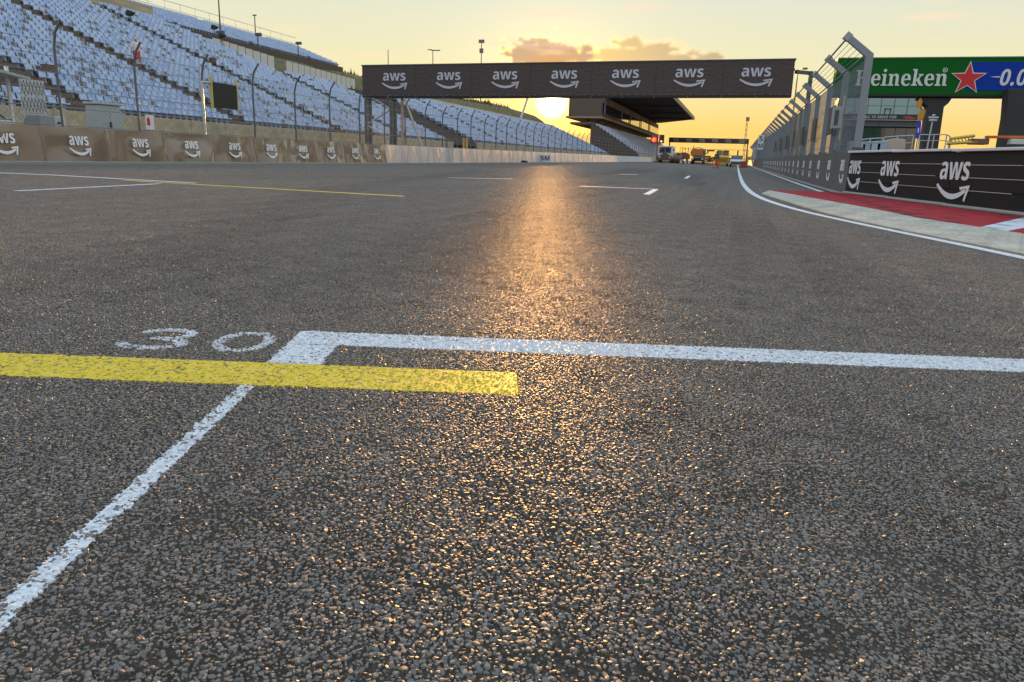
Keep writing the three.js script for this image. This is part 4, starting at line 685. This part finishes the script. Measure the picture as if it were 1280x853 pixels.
// ------------------------------------------------------------------ pit building behind
{
  const Z = -105, P = (x, y) => onZ(x, y, 105), x0 = P(1053, 130).x, x1 = P(1152, 130).x, g = thing('pit_building', 'glazed pit building with a dark lettered band under the green bridge', 'building', [(x0 + x1) / 2, 0, Z]), ox = -(x0 + x1) / 2, w = x1 - x0;
  const Y = (y) => P(1108, y).y, gb = groundY(17, Z), glass = phys(0.20, 0.36, 0.38, 0.12, { clearcoat: 1, clearcoatRoughness: 0.05 });
  const dark = mat(0.05, 0.055, 0.06, 0.6), grey = mat(0.085, 0.10, 0.115, 0.5);
  part(g, 'wall', box(w, Y(120) - gb, 8, 0, (Y(120) + gb) / 2, -4.2), dark);
  const nb = 6, bw = w / nb; for (let k = 0; k < nb; k++) for (const [a, b] of [[143, 132.8], [132.3, 123]]) { const p = part(g, 'window', box(bw - 0.06, Y(b) - Y(a), 0.08, -w / 2 + bw * (k + 0.5), (Y(a) + Y(b)) / 2, 0.02), glass); if (k === 3 && a === 143) part(p, 'frame', [box(0.10, 0.85, 0.06, -w / 2 + bw * (k + 0.35), Y(140), 0.08), box(0.10, 0.85, 0.06, -w / 2 + bw * (k + 0.75), Y(140), 0.08), box(0.8, 0.10, 0.06, -w / 2 + bw * (k + 0.55), Y(136.3), 0.08)], M.black); }
  part(g, 'added_glint_pier', box(0.5, Y(120) - gb, 1.0, -w / 2 - 0.26, (Y(120) + gb) / 2, -0.3), grey);  // pier added to cover the glass side against sun glint
  part(g, 'mullion', Array.from({ length: nb + 1 }, (_, k) => box(0.07, Y(123) - Y(143), 0.12, -w / 2 + bw * k, (Y(123) + Y(143)) / 2, 0.03)), grey);
  part(g, 'sign_band', box(w, Y(143.6) - Y(150), 0.3, 0, (Y(143.6) + Y(150)) / 2, 0.1), mat(0.03, 0.026, 0.026, 0.6));
  const tx = text('ALL TO DRIVE FOR', 0.30, 0.02, 0, 1); tx.computeBoundingBox(); const tw = tx.boundingBox.max.x - tx.boundingBox.min.x; part(g, 'lettering', tx.scale((P(1120, 146).x - P(1079, 146).x) / tw, 1.05, 1).translate(P(1100, 146.4).x + ox, Y(146.5), 0.26), mat(0.5, 0.5, 0.5, 0.6));
  for (const [x, sx] of [[1069, 0.45], [1137, 1.0]]) part(g, 'red_swoosh', prism([[-0.9 * sx, 0.05], [-0.2, 0.2], [0.9 * sx, -0.02], [0.3, -0.22], [-0.4, -0.14]], 0.02).translate(P(x, 146).x + ox, Y(146.8), 0.27), mat(0.42, 0.05, 0.05, 0.6));
  part(g, 'ledge', box(w, 0.12, 0.7, 0, Y(150.4), 0.2), mat(0.3, 0.3, 0.31, 0.7));
  for (let k = 0; k < 4; k++) part(g, 'cladding_panel', rbox(w / 4 - 0.03, Y(151) - Y(158.5), 0.3, 0.01, -w / 2 + w / 4 * (k + 0.5), (Y(151) + Y(158.5)) / 2, 0.1), grey);
  for (let k = 0; k < 6; k++) part(g, 'window', box(w * 0.82 / 6 - 0.06, Y(160) - Y(186), 0.06, -w * 0.32 + w * 0.82 / 6 * (k + 0.5), (Y(160) + Y(186)) / 2, -0.05), M.glassDark);
}
// ------------------------------------------------------------------ small things along the pit lane
{
  const P = (x, y) => onZ(x, y, 45), b = P(1148, 180), g = thing('feather_flag', 'gold and blue feather flag before the dark bridge column', 'flag', [b.x, groundY(b.x, -45), -45]), gb = groundY(b.x, -45);
  const sh = (pts) => prism(pts.map(([x, y]) => { const q = P(x, y); return [q.x - b.x, q.y - gb]; }), 0.04);
  const gold = phys(0.70, 0.40, 0.05, 0.8, { transmission: 0.3, thickness: 0 });
  part(g, 'gold_cloth', sh([[1151, 122.5], [1153.5, 126], [1152, 133], [1147, 136], [1144.5, 134], [1146, 128]]), gold); part(g, 'gold_cloth', sh([[1153, 134], [1157.5, 139], [1153, 151], [1147, 150.5], [1147.5, 143]]), gold);
  part(g, 'blue_cloth', sh([[1147, 151], [1152, 151.4], [1150.5, 174], [1144.5, 173]]), mat(0.05, 0.045, 0.52, 0.7)); part(g, 'white_mark', sh([[1147.4, 160], [1149, 160], [1148.6, 166], [1147, 166]]).translate(0, 0, 0.03), M.white);
  part(g, 'pole', tube([[P(1146, 180).x - b.x, 0, -0.03], [P(1147, 175).x - b.x, 2, -0.03], [P(1152, 140).x - b.x, P(1152, 140).y - gb, -0.03], [P(1152, 123).x - b.x, P(1152, 123).y - gb, -0.03]], 0.025, 6, 14), M.darkSteel);
}
{
  const p = onZ(1166, 147, 40), gb = groundY(8.5, -40), g = thing('light_pole', 'slim white pole with stacked crosswise lamps before the column', 'pole', [p.x, gb, -40]); const h = p.y - gb;
  part(g, 'mast', bar([-0.1, 0, 0], [0.03, h, 0], 0.035, 7), mat(0.5, 0.5, 0.5, 0.5)); for (const [dy, w] of [[0, 0.42], [-0.12, 0.34], [0.1, 0.12]]) part(g, 'lamp_head', rbox(w, 0.08, 0.1, 0.02, 0.03, h + dy, 0.03), mat(0.55, 0.55, 0.55, 0.5));
}
{ // railings on the pit side
  const mk = (pts, D, label) => { const q = pts.map(([x, y]) => onZ(x, y, D)), gb = groundY(q[0].x, -D), g = thing('pit_railing', label, 'railing'); part(g, 'upper_rail', tube(q.map((p) => [p.x, p.y, p.z]), 0.03, 6, 30), M.galv); part(g, 'lower_rail', tube(q.map((p) => [p.x, p.y - 0.28, p.z]), 0.022, 6, 30), M.galv); for (const p of q) part(g, 'post', bar([p.x, gb, p.z], [p.x, p.y, p.z], 0.03, 6), M.galv); };
  mk([[1062, 178], [1075, 175.5], [1088, 173.5], [1104, 173]], 33, 'curved grey railing behind the white capped wall by the fence');
  mk([[1105, 172], [1122, 170.5], [1142, 169.5]], 34, 'straight grey railing below the glazed building');
  mk([[1150, 168.5], [1168, 168.5], [1184, 168.6], [1188, 171], [1189, 175]], 42, 'grey railing with a bent end beside the dark column');
}
{ // folded boom lift behind the wall
  const P = (x, y) => onZ(x, y, 34), gb = groundY(10, -34), g = thing('boom_lift', 'yellow and orange folded boom lift behind the black wall', 'lift', [0, 0, -34]);
  const yel = mat(0.66, 0.50, 0.10, 0.5), org = mat(0.62, 0.14, 0.03, 0.5), pt = (x, y, z = 0) => [P(x, y).x, P(x, y).y, z];
  part(g, 'upper_boom', bar(pt(1188, 173.5), pt(1219, 169.5), 0.06, 4), yel); part(g, 'lower_boom', bar(pt(1184, 179.5), pt(1222, 177.5), 0.06, 4), yel);
  for (let k = 0; k < 7; k++) part(g, 'lattice', bar(pt(1188 + k * 4.4, 173.5 - k * 0.5), pt(1192 + k * 4.4, 179 - k * 0.2), 0.022, 4), yel);
  part(g, 'jib', rbox(P(1290, 172).x - P(1232, 172).x, 0.10, 0.2, 0.02, (P(1290, 172).x + P(1232, 172).x) / 2, P(1260, 171.5).y, 0, 0, 0, 0.01), org);
  part(g, 'turntable', rbox(0.6, 0.22, 0.7, 0.03, P(1226, 176).x, P(1226, 177).y, -0.3), mat(0.20, 0.10, 0.06, 0.6)); part(g, 'chassis', rbox(3.4, 0.7, 1.6, 0.06, P(1230, 180).x + 0.6, gb + 0.95, -0.2), mat(0.08, 0.07, 0.06, 0.7));
  part(g, 'cylinder', bar(pt(1215, 179), pt(1236, 173), 0.05, 8), M.steel); for (const x of [1208, 1262]) for (const z of [-0.9, 0.6]) part(g, 'wheel', new THREE.CylinderGeometry(0.42, 0.42, 0.3, 16).rotateX(Math.PI / 2).translate(P(x, 180).x, gb + 0.42, z), M.rubber);
  part(g, 'tool_box', rbox(0.5, 0.2, 0.4, 0.02, P(1270, 177).x, P(1270, 177.5).y, 0.1), M.offWhite);
}
{ // low crates and covered gear along the inside of the wall
  const cr = [[1066, 186, 0.32, [0.36, 0.44, 0.54]], [1075, 185.5, 0.32, [0.42, 0.50, 0.60]], [1083, 185, 0.32, [0.34, 0.42, 0.54]], [1093, 184.6, 0.36, [0.40, 0.48, 0.60]], [1101, 184, 0.3, [0.36, 0.46, 0.6]]];
  cr.forEach(([x, y, s, c], k) => { const q = onZ(x, y - 2, 30), gb = groundY(q.x, -30), h = q.y - gb + 0.1, g = thing('flight_case', 'pale blue grey case in a row behind the white capped wall', 'case', [q.x, gb, -30], 0, 'cases behind the wall'); part(g, 'body', rbox(s, h, 0.5, 0.02, 0, h / 2, 0), mat(...c, 0.5)); part(g, 'lid', rbox(s + 0.02, 0.06, 0.52, 0.015, 0, h + 0.02, 0), mat(c[0] * 1.1, c[1] * 1.1, c[2] * 1.1, 0.5)); });
  const q = onZ(1115, 181, 31), gb = groundY(q.x, -31), g = thing('covered_cart', 'pale tan covered cart beside the row of cases', 'cart', [q.x, gb, -31]);
  part(g, 'cover', prism([[-0.35, 0], [-0.28, 0.36], [0.05, 0.44], [0.36, 0.40], [0.40, 0]], 0.8, 0.02).translate(0, q.y - gb - 0.22, 0), mat(0.55, 0.42, 0.36, 0.8)); part(g, 'frame', box(0.8, q.y - gb - 0.45, 0.7, 0, (q.y - gb - 0.45) / 2 + 0.2, 0), M.darkSteel); for (const s of [-1, 1]) part(g, 'wheel', new THREE.CylinderGeometry(0.2, 0.2, 0.1, 12).rotateX(Math.PI / 2).translate(s * 0.28, 0.2, 0.4), M.rubber);
}
// ------------------------------------------------------------------ vehicles far down the straight
function wheel(parent, x, z, r, w = 0.3) { const t = part(parent, 'wheel', new THREE.CylinderGeometry(r, r, w, 18).rotateZ(Math.PI / 2).translate(x, r, z), M.rubber); part(t, 'rim', new THREE.CylinderGeometry(r * 0.55, r * 0.55, w + 0.03, 14).rotateZ(Math.PI / 2).translate(x, r, z), M.steel); }
const put = (x, D, dx = 0) => { const q = onZ(x, 205, D); return [q.x + dx, groundY(q.x, -D), -D]; };
{ // white truck, seen from the front
  const g = thing('truck', 'white cab truck with a brown front bar parked on the straight', 'truck', put(831, 148)), w = 2.75, wh = mat(0.62, 0.63, 0.62, 0.4), br = mat(0.13, 0.075, 0.06, 0.7);
  part(g, 'cab', prism([[0.9, 0.9], [1.0, 1.5], [0.86, 3.05], [-1.1, 3.15], [-1.1, 0.9]], w, 0.06).rotateY(-Math.PI / 2), wh);
  part(g, 'windshield', box(w - 0.5, 1.15, 0.05, 0, 2.28, 0.96, -0.09), M.glassDark); part(g, 'bumper', rbox(w + 0.1, 0.85, 0.5, 0.06, 0, 0.85, 0.95), br); part(g, 'front_bar', prism([[-1.1, 0], [1.1, 0], [0.2, 0.5], [-0.2, 0.5]], 0.08).translate(0, 1.25, 1.12), br);
  part(g, 'cargo_body', rbox(w - 0.1, 2.0, 5, 0.05, 0, 2.1, -3.7), wh); for (const s of [-1, 1]) { part(g, 'mirror', rbox(0.16, 0.5, 0.12, 0.03, s * (w / 2 + 0.16), 2.4, 0.8), M.black); part(g, 'headlight', rbox(0.4, 0.18, 0.06, 0.02, s * 1.0, 1.0, 1.21), M.offWhite); for (const z of [0.2, -3.6, -4.9]) wheel(g, s * 1.1, z, 0.5); }
}
{ // road machine with a spoked drum
  const g = thing('road_roller', 'rust coloured road machine beside the white truck', 'road machine', put(853, 152)), rust = mat(0.24, 0.075, 0.05, 0.7);
  part(g, 'body', prism([[-1.2, 0.8], [1.3, 0.8], [1.3, 1.7], [0.4, 2.1], [-1.2, 1.9]], 1.6, 0.05), rust); part(g, 'drum', new THREE.CylinderGeometry(0.75, 0.75, 1.7, 20).rotateZ(Math.PI / 2).translate(-0.9, 0.75, 1.0), mat(0.16, 0.13, 0.10, 0.6));
  part(g, 'guard', new THREE.TorusGeometry(0.85, 0.08, 6, 20).translate(-1.0, 1.1, 1.3), mat(0.36, 0.30, 0.22, 0.6)); for (const s of [-1, 1]) wheel(g, s * 0.8, -0.6, 0.6); part(g, 'exhaust', bar([0.9, 1.8, 0], [0.95, 3.0, 0], 0.07, 7), M.darkSteel); part(g, 'roll_bar', [bar([-0.6, 1.9, 0.4], [-0.6, 2.9, 0.4], 0.05, 6), bar([-0.6, 2.9, 0.4], [0.4, 2.9, 0.4], 0.05, 6), bar([0.4, 2.9, 0.4], [0.4, 2.0, 0.4], 0.05, 6)], M.darkSteel);
}
{ // orange tanker lorry, seen from behind
  const g = thing('tanker_truck', 'orange tank lorry seen from behind on the straight', 'truck', put(871.5, 158)), org = mat(0.55, 0.16, 0.015, 0.45);
  const s = new THREE.Shape(); s.absellipse(0, 0, 1.38, 0.95, 0, 6.3); part(g, 'tank', new THREE.ExtrudeGeometry(s, { depth: 6, bevelEnabled: true, bevelSize: 0.12, bevelThickness: 0.2, curveSegments: 20 }).translate(0, 2.15, -6), org);
  part(g, 'tank_cover', rbox(2.3, 1.25, 0.08, 0.03, -0.15, 2.25, 0.26), org); part(g, 'side_ring', new THREE.TorusGeometry(1.0, 0.08, 6, 20).scale(1.42, 1, 1).translate(0, 2.15, 0.1), mat(0.3, 0.27, 0.25, 0.5)); part(g, 'chassis', rbox(2.4, 0.65, 7.8, 0.05, 0, 0.85, -3.4), M.black); part(g, 'cab', rbox(2.4, 2.3, 1.9, 0.1, 0, 1.9, -7.4), M.darkSteel);
  for (const q of [-1, 1]) { part(g, 'tail_light', rbox(0.34, 0.34, 0.06, 0.04, q * 0.95, 0.98, 0.53), M.offWhite); for (const z of [-0.7, -2.0, -6.6]) wheel(g, q * 1.05, z, 0.5); } part(g, 'exhaust', bar([-1.25, 1.5, -6.1], [-1.3, 3.6, -6.1], 0.09, 7), M.darkSteel);
}
{ // yellow road roller with a cab
  const g = thing('yellow_paver', 'yellow cab road machine behind the worker in orange trousers', 'road machine', put(902.5, 128)), yel = mat(0.50, 0.30, 0.03, 0.5);
  part(g, 'body', rbox(2.0, 1.15, 2.6, 0.08, 0, 0.95, 0), yel); part(g, 'cab_roof', rbox(1.95, 0.14, 1.7, 0.05, 0, 2.36, -0.1), mat(0.10, 0.08, 0.04, 0.6)); for (const [x, z] of [[-0.9, 0.65], [0.9, 0.65], [-0.9, -0.8], [0.9, -0.8]]) part(g, 'cab_pillar', box(0.1, 0.85, 0.1, x, 1.9, z), yel);
  part(g, 'cab_window', box(0.9, 0.66, 0.04, 0.42, 1.92, 0.68), M.glassDark); part(g, 'cab_window', box(0.8, 0.66, 0.04, -0.45, 1.92, 0.68), mat(0.20, 0.19, 0.15, 0.3)); part(g, 'grille', rbox(1.5, 0.5, 0.06, 0.02, 0.1, 0.95, 1.31), mat(0.30, 0.17, 0.02, 0.6)); for (const s of [-1, 1]) { wheel(g, s * 0.85, 0.8, 0.42); wheel(g, s * 0.85, -0.8, 0.42); part(g, 'mirror', rbox(0.12, 0.35, 0.08, 0.02, s * 1.12, 1.75, 0.75), M.black); }
}
{ // white pickup facing the camera
  const g = thing('pickup_truck', 'white pickup with a dark roof beside the pit wall', 'car', put(920.5, 118)), wh = mat(0.66, 0.67, 0.68, 0.35);
  part(g, 'body', prism([[1.9, 0.42], [2.0, 0.75], [1.75, 1.02], [0.75, 1.12], [-2.4, 1.08], [-2.4, 0.42]], 1.85, 0.06).rotateY(-Math.PI / 2), wh);
  part(g, 'cabin', prism([[0.75, 1.10], [0.15, 1.68], [-1.0, 1.70], [-1.25, 1.10]], 1.62, 0.06).rotateY(-Math.PI / 2), M.black); part(g, 'windshield', box(1.4, 0.72, 0.03, 0, 1.40, 0.53, -0.80), M.glassDark);
  part(g, 'grille', rbox(1.5, 0.26, 0.06, 0.02, 0, 0.68, 1.98), mat(0.10, 0.07, 0.05, 0.6)); part(g, 'bumper', rbox(1.85, 0.2, 0.2, 0.05, 0, 0.45, 1.96), mat(0.14, 0.07, 0.05, 0.6)); for (const s of [-1, 1]) { part(g, 'headlight', rbox(0.32, 0.16, 0.08, 0.03, s * 0.74, 0.80, 1.93), mat(0.6, 0.4, 0.25, 0.3)); part(g, 'mirror', rbox(0.16, 0.14, 0.1, 0.03, s * 1.04, 1.2, 0.55), M.black); wheel(g, s * 0.8, 1.2, 0.38, 0.22); wheel(g, s * 0.8, -1.5, 0.38, 0.22); }
}
{
  const p = put(931, 112, -0.1), g = thing('plastic_barrier', 'red plastic barrier at the foot of the pit wall', 'barrier', p); part(g, 'body', prism([[-0.5, 0], [0.5, 0], [0.42, 0.35], [0.36, 0.9], [-0.36, 0.9], [-0.42, 0.35]], 0.45, 0.03), mat(0.34, 0.05, 0.04, 0.5)); part(g, 'foot', box(1.1, 0.08, 0.6, 0, 0.04, 0), mat(0.25, 0.04, 0.03, 0.6));
  [[850.8, 150], [857, 151], [861, 150]].forEach(([x, D]) => { const c = thing('traffic_cone', 'small pale traffic cone before the road machines', 'cone', put(x, D - 8), 0, 'cones before the road machines'); part(c, 'cone', new THREE.CylinderGeometry(0.05, 0.2, 0.7, 12).translate(0, 0.39, 0), mat(0.55, 0.47, 0.42, 0.6)); part(c, 'base', rbox(0.45, 0.05, 0.45, 0.01, 0, 0.025, 0), M.black); });
}
// ------------------------------------------------------------------ people
function body(bones, res = 60, blend = 0.05) { // bones: [[x,y,z,r],[x,y,z,r]]; one smooth surface
  const lo = V(9, 9, 9), hi = V(-9, -9, -9); for (const b of bones) for (const q of b) { lo.min(V(q[0] - q[3], q[1] - q[3], q[2] - q[3])); hi.max(V(q[0] + q[3], q[1] + q[3], q[2] + q[3])); }
  const c = lo.clone().add(hi).multiplyScalar(0.5), half = Math.max(hi.x - lo.x, hi.y - lo.y, hi.z - lo.z) / 2 + 0.06;
  const mc = new MarchingCubes(res, new THREE.MeshStandardMaterial(), false, false, 60000); mc.isolation = 0;
  const sz = mc.size, hs = mc.halfsize;
  for (let k = 0; k < sz; k++) for (let j = 0; j < sz; j++) for (let i = 0; i < sz; i++) {
    const x = c.x + (i - hs) / hs * half, y = c.y + (j - hs) / hs * half, z = c.z + (k - hs) / hs * half; let d = 9;
    for (const [a, b] of bones) { const vx = b[0] - a[0], vy = b[1] - a[1], vz = b[2] - a[2], t = Math.max(0, Math.min(1, ((x - a[0]) * vx + (y - a[1]) * vy + (z - a[2]) * vz) / (vx * vx + vy * vy + vz * vz + 1e-9))); const q = Math.hypot(x - a[0] - t * vx, y - a[1] - t * vy, z - a[2] - t * vz) - lerp(a[3], b[3], t); const h = Math.max(blend - Math.abs(d - q), 0) / blend; d = Math.min(d, q) - h * h * blend * 0.25; }
    mc.field[k * sz * sz + j * sz + i] = -d;
  }
  mc.update(); const n = mc.count ?? mc.geometry.drawRange.count, g = new THREE.BufferGeometry();
  g.setAttribute('position', new THREE.Float32BufferAttribute(Array.from(mc.positionArray.slice(0, n * 3)), 3)); g.setAttribute('normal', new THREE.Float32BufferAttribute(Array.from(mc.normalArray.slice(0, n * 3)), 3));
  const p = g.attributes.position; for (let k = 0; k < n; k++) p.setXYZ(k, c.x + p.getX(k) * half, c.y + p.getY(k) * half, c.z + p.getZ(k) * half);
  const nm = g.attributes.normal; void nm; g.computeVertexNormals(); return g;
}
function hand(x, y, z, s) { const o = [[[x, y + 0.04, z, 0.035], [x, y - 0.03, z, 0.038]]]; for (let k = 0; k < 4; k++) o.push([[x, y - 0.03, z - 0.03 + k * 0.02, 0.012], [x + s * 0.012, y - 0.09 - (k === 1 || k === 2 ? 0.012 : 0), z - 0.034 + k * 0.023, 0.009]]); o.push([[x, y + 0.0, z + 0.03, 0.013], [x + s * 0.01, y - 0.045, z + 0.06, 0.010]]); return o; }
function person(name, label, pos, turn, pose, look) {
  const g = thing(name, label, 'person', pos, turn);
  const { hipL, kneeL, footL, hipR, kneeR, footR, handL, handR, elbL, elbR, lean = 0 } = pose, cx = lean;
  const sL = [cx - 0.19, 1.42, 0, 0.065], sR = [cx + 0.19, 1.42, 0, 0.065];
  const torso = [[[0, 0.98, 0, 0.135], [cx * 0.6, 1.2, 0, 0.125]], [[cx * 0.6, 1.2, 0, 0.125], [cx, 1.38, 0, 0.13]], [sL, sR]];
  const armL = [[sL, [...elbL, 0.045]], [[...elbL, 0.045], [...handL, 0.032]]], armR = [[sR, [...elbR, 0.045]], [[...elbR, 0.045], [...handR, 0.032]]];
  const leg = (h, k, f) => [[[...h, 0.095], [...k, 0.06]], [[...k, 0.062], [...f, 0.042]], [[f[0], f[1] - 0.03, f[2], 0.045], [f[0], f[1] - 0.04, f[2] + 0.16, 0.035]]];
  const head = [[[cx, 1.46, 0, 0.055], [cx, 1.54, 0.01, 0.055]], [[cx, 1.60, 0.02, 0.085], [cx, 1.67, 0.01, 0.095]], [[cx, 1.62, 0.10, 0.014], [cx, 1.585, 0.125, 0.017]], [[cx - 0.095, 1.63, 0, 0.018], [cx - 0.095, 1.60, 0, 0.015]], [[cx + 0.095, 1.63, 0, 0.018], [cx + 0.095, 1.60, 0, 0.015]]];
  part(g, 'body', body([...torso, ...armL, ...armR, ...leg(hipL, kneeL, footL), ...leg(hipR, kneeR, footR), ...head, ...hand(...handL, -1), ...hand(...handR, 1)], 90, 0.04), mat(0.42, 0.25, 0.17, 0.6));
  const fat = (bs, e) => bs.map((b) => b.map((q) => [q[0], q[1], q[2], q[3] + e]));
  part(g, 'shirt', body(fat([...torso, look.long ? null : null].filter(Boolean).concat(look.long ? [...armL, ...armR] : [[sL, [lerp(sL[0], elbL[0], 0.8), lerp(sL[1], elbL[1], 0.8), lerp(0, elbL[2], 0.8), 0.05]], [sR, [lerp(sR[0], elbR[0], 0.8), lerp(sR[1], elbR[1], 0.8), lerp(0, elbR[2], 0.8), 0.05]]]), 0.018), 60), mat(...look.shirt, 0.85));
  const cutLeg = (h, k, f) => look.shorts ? [[[...h, 0.1], [lerp(h[0], k[0], 0.85), lerp(h[1], k[1], 0.85), lerp(h[2], k[2], 0.85), 0.085]]] : [[[...h, 0.1], [...k, 0.072]], [[...k, 0.072], [f[0], f[1] + 0.04, f[2], 0.06]]];
  part(g, look.shorts ? 'shorts' : 'trousers', body(fat([[[-0.06, 0.95, 0, 0.11], [0.06, 0.95, 0, 0.11]], ...cutLeg(hipL, kneeL, footL), ...cutLeg(hipR, kneeR, footR)], 0.018), 60), mat(...look.legs, 0.85));
  for (const f of [footL, footR]) part(g, 'shoe', body([[[f[0], f[1] - 0.035, f[2] - 0.03, 0.055], [f[0], f[1] - 0.045, f[2] + 0.17, 0.045]]], 24), mat(...look.shoes, 0.8));
  part(g, look.cap ? 'cap' : 'hair', body([[[cx, 1.68, -0.01, 0.098], [cx, 1.71, 0.0, 0.085]], ...(look.cap ? [[[cx - 0.04, 1.685, 0.10, 0.015], [cx + 0.04, 1.685, 0.16, 0.012]]] : [[[cx, 1.62, -0.05, 0.07], [cx, 1.68, -0.03, 0.08]]])], 36), mat(...look.cap ?? look.hair, 0.9));
  if (look.stripe) part(g, 'reflective_band', new THREE.TorusGeometry(0.155, 0.02, 6, 20).rotateX(Math.PI / 2).translate(cx * 0.6, 1.2, 0), mat(...look.stripe, 0.5));
  return g;
}
{
  const row = 10; person('person', 'person in a white top and red shorts climbing the stand stairs', [-28 - row * 0.75 - 0.45, 2.15 + row * 0.325 + 0.01, -39.6], 0.9,
    { hipL: [-0.09, 0.92, 0], kneeL: [-0.1, 0.52, 0.05], footL: [-0.1, 0.09, -0.02], hipR: [0.09, 0.92, 0], kneeR: [0.1, 0.55, 0.16], footR: [0.1, 0.13, 0.05], elbL: [-0.27, 1.15, 0.02], handL: [-0.30, 0.93, 0.14], elbR: [0.3, 1.2, 0.1], handR: [0.28, 1.15, 0.33], lean: 0.02 },
    { shirt: [0.68, 0.67, 0.66], legs: [0.55, 0.06, 0.05], shorts: true, shoes: [0.5, 0.5, 0.5], cap: [0.66, 0.66, 0.66] });
  const q = put(895.5, 85); person('person', 'track worker in a dark top and bright orange trousers walking on the asphalt', q, 2.6,
    { hipL: [-0.09, 0.92, 0], kneeL: [-0.1, 0.50, 0.12], footL: [-0.1, 0.09, 0.18], hipR: [0.09, 0.92, 0], kneeR: [0.1, 0.49, -0.02], footR: [0.1, 0.09, -0.18], elbL: [-0.28, 1.16, -0.06], handL: [-0.26, 0.94, 0.05], elbR: [0.28, 1.16, 0.03], handR: [0.27, 0.95, 0.14] },
    { shirt: [0.06, 0.065, 0.08], legs: [0.80, 0.16, 0.04], long: true, shoes: [0.05, 0.05, 0.05], hair: [0.05, 0.035, 0.03], stripe: [0.6, 0.58, 0.5] });
}
renderer.render(scene, camera);
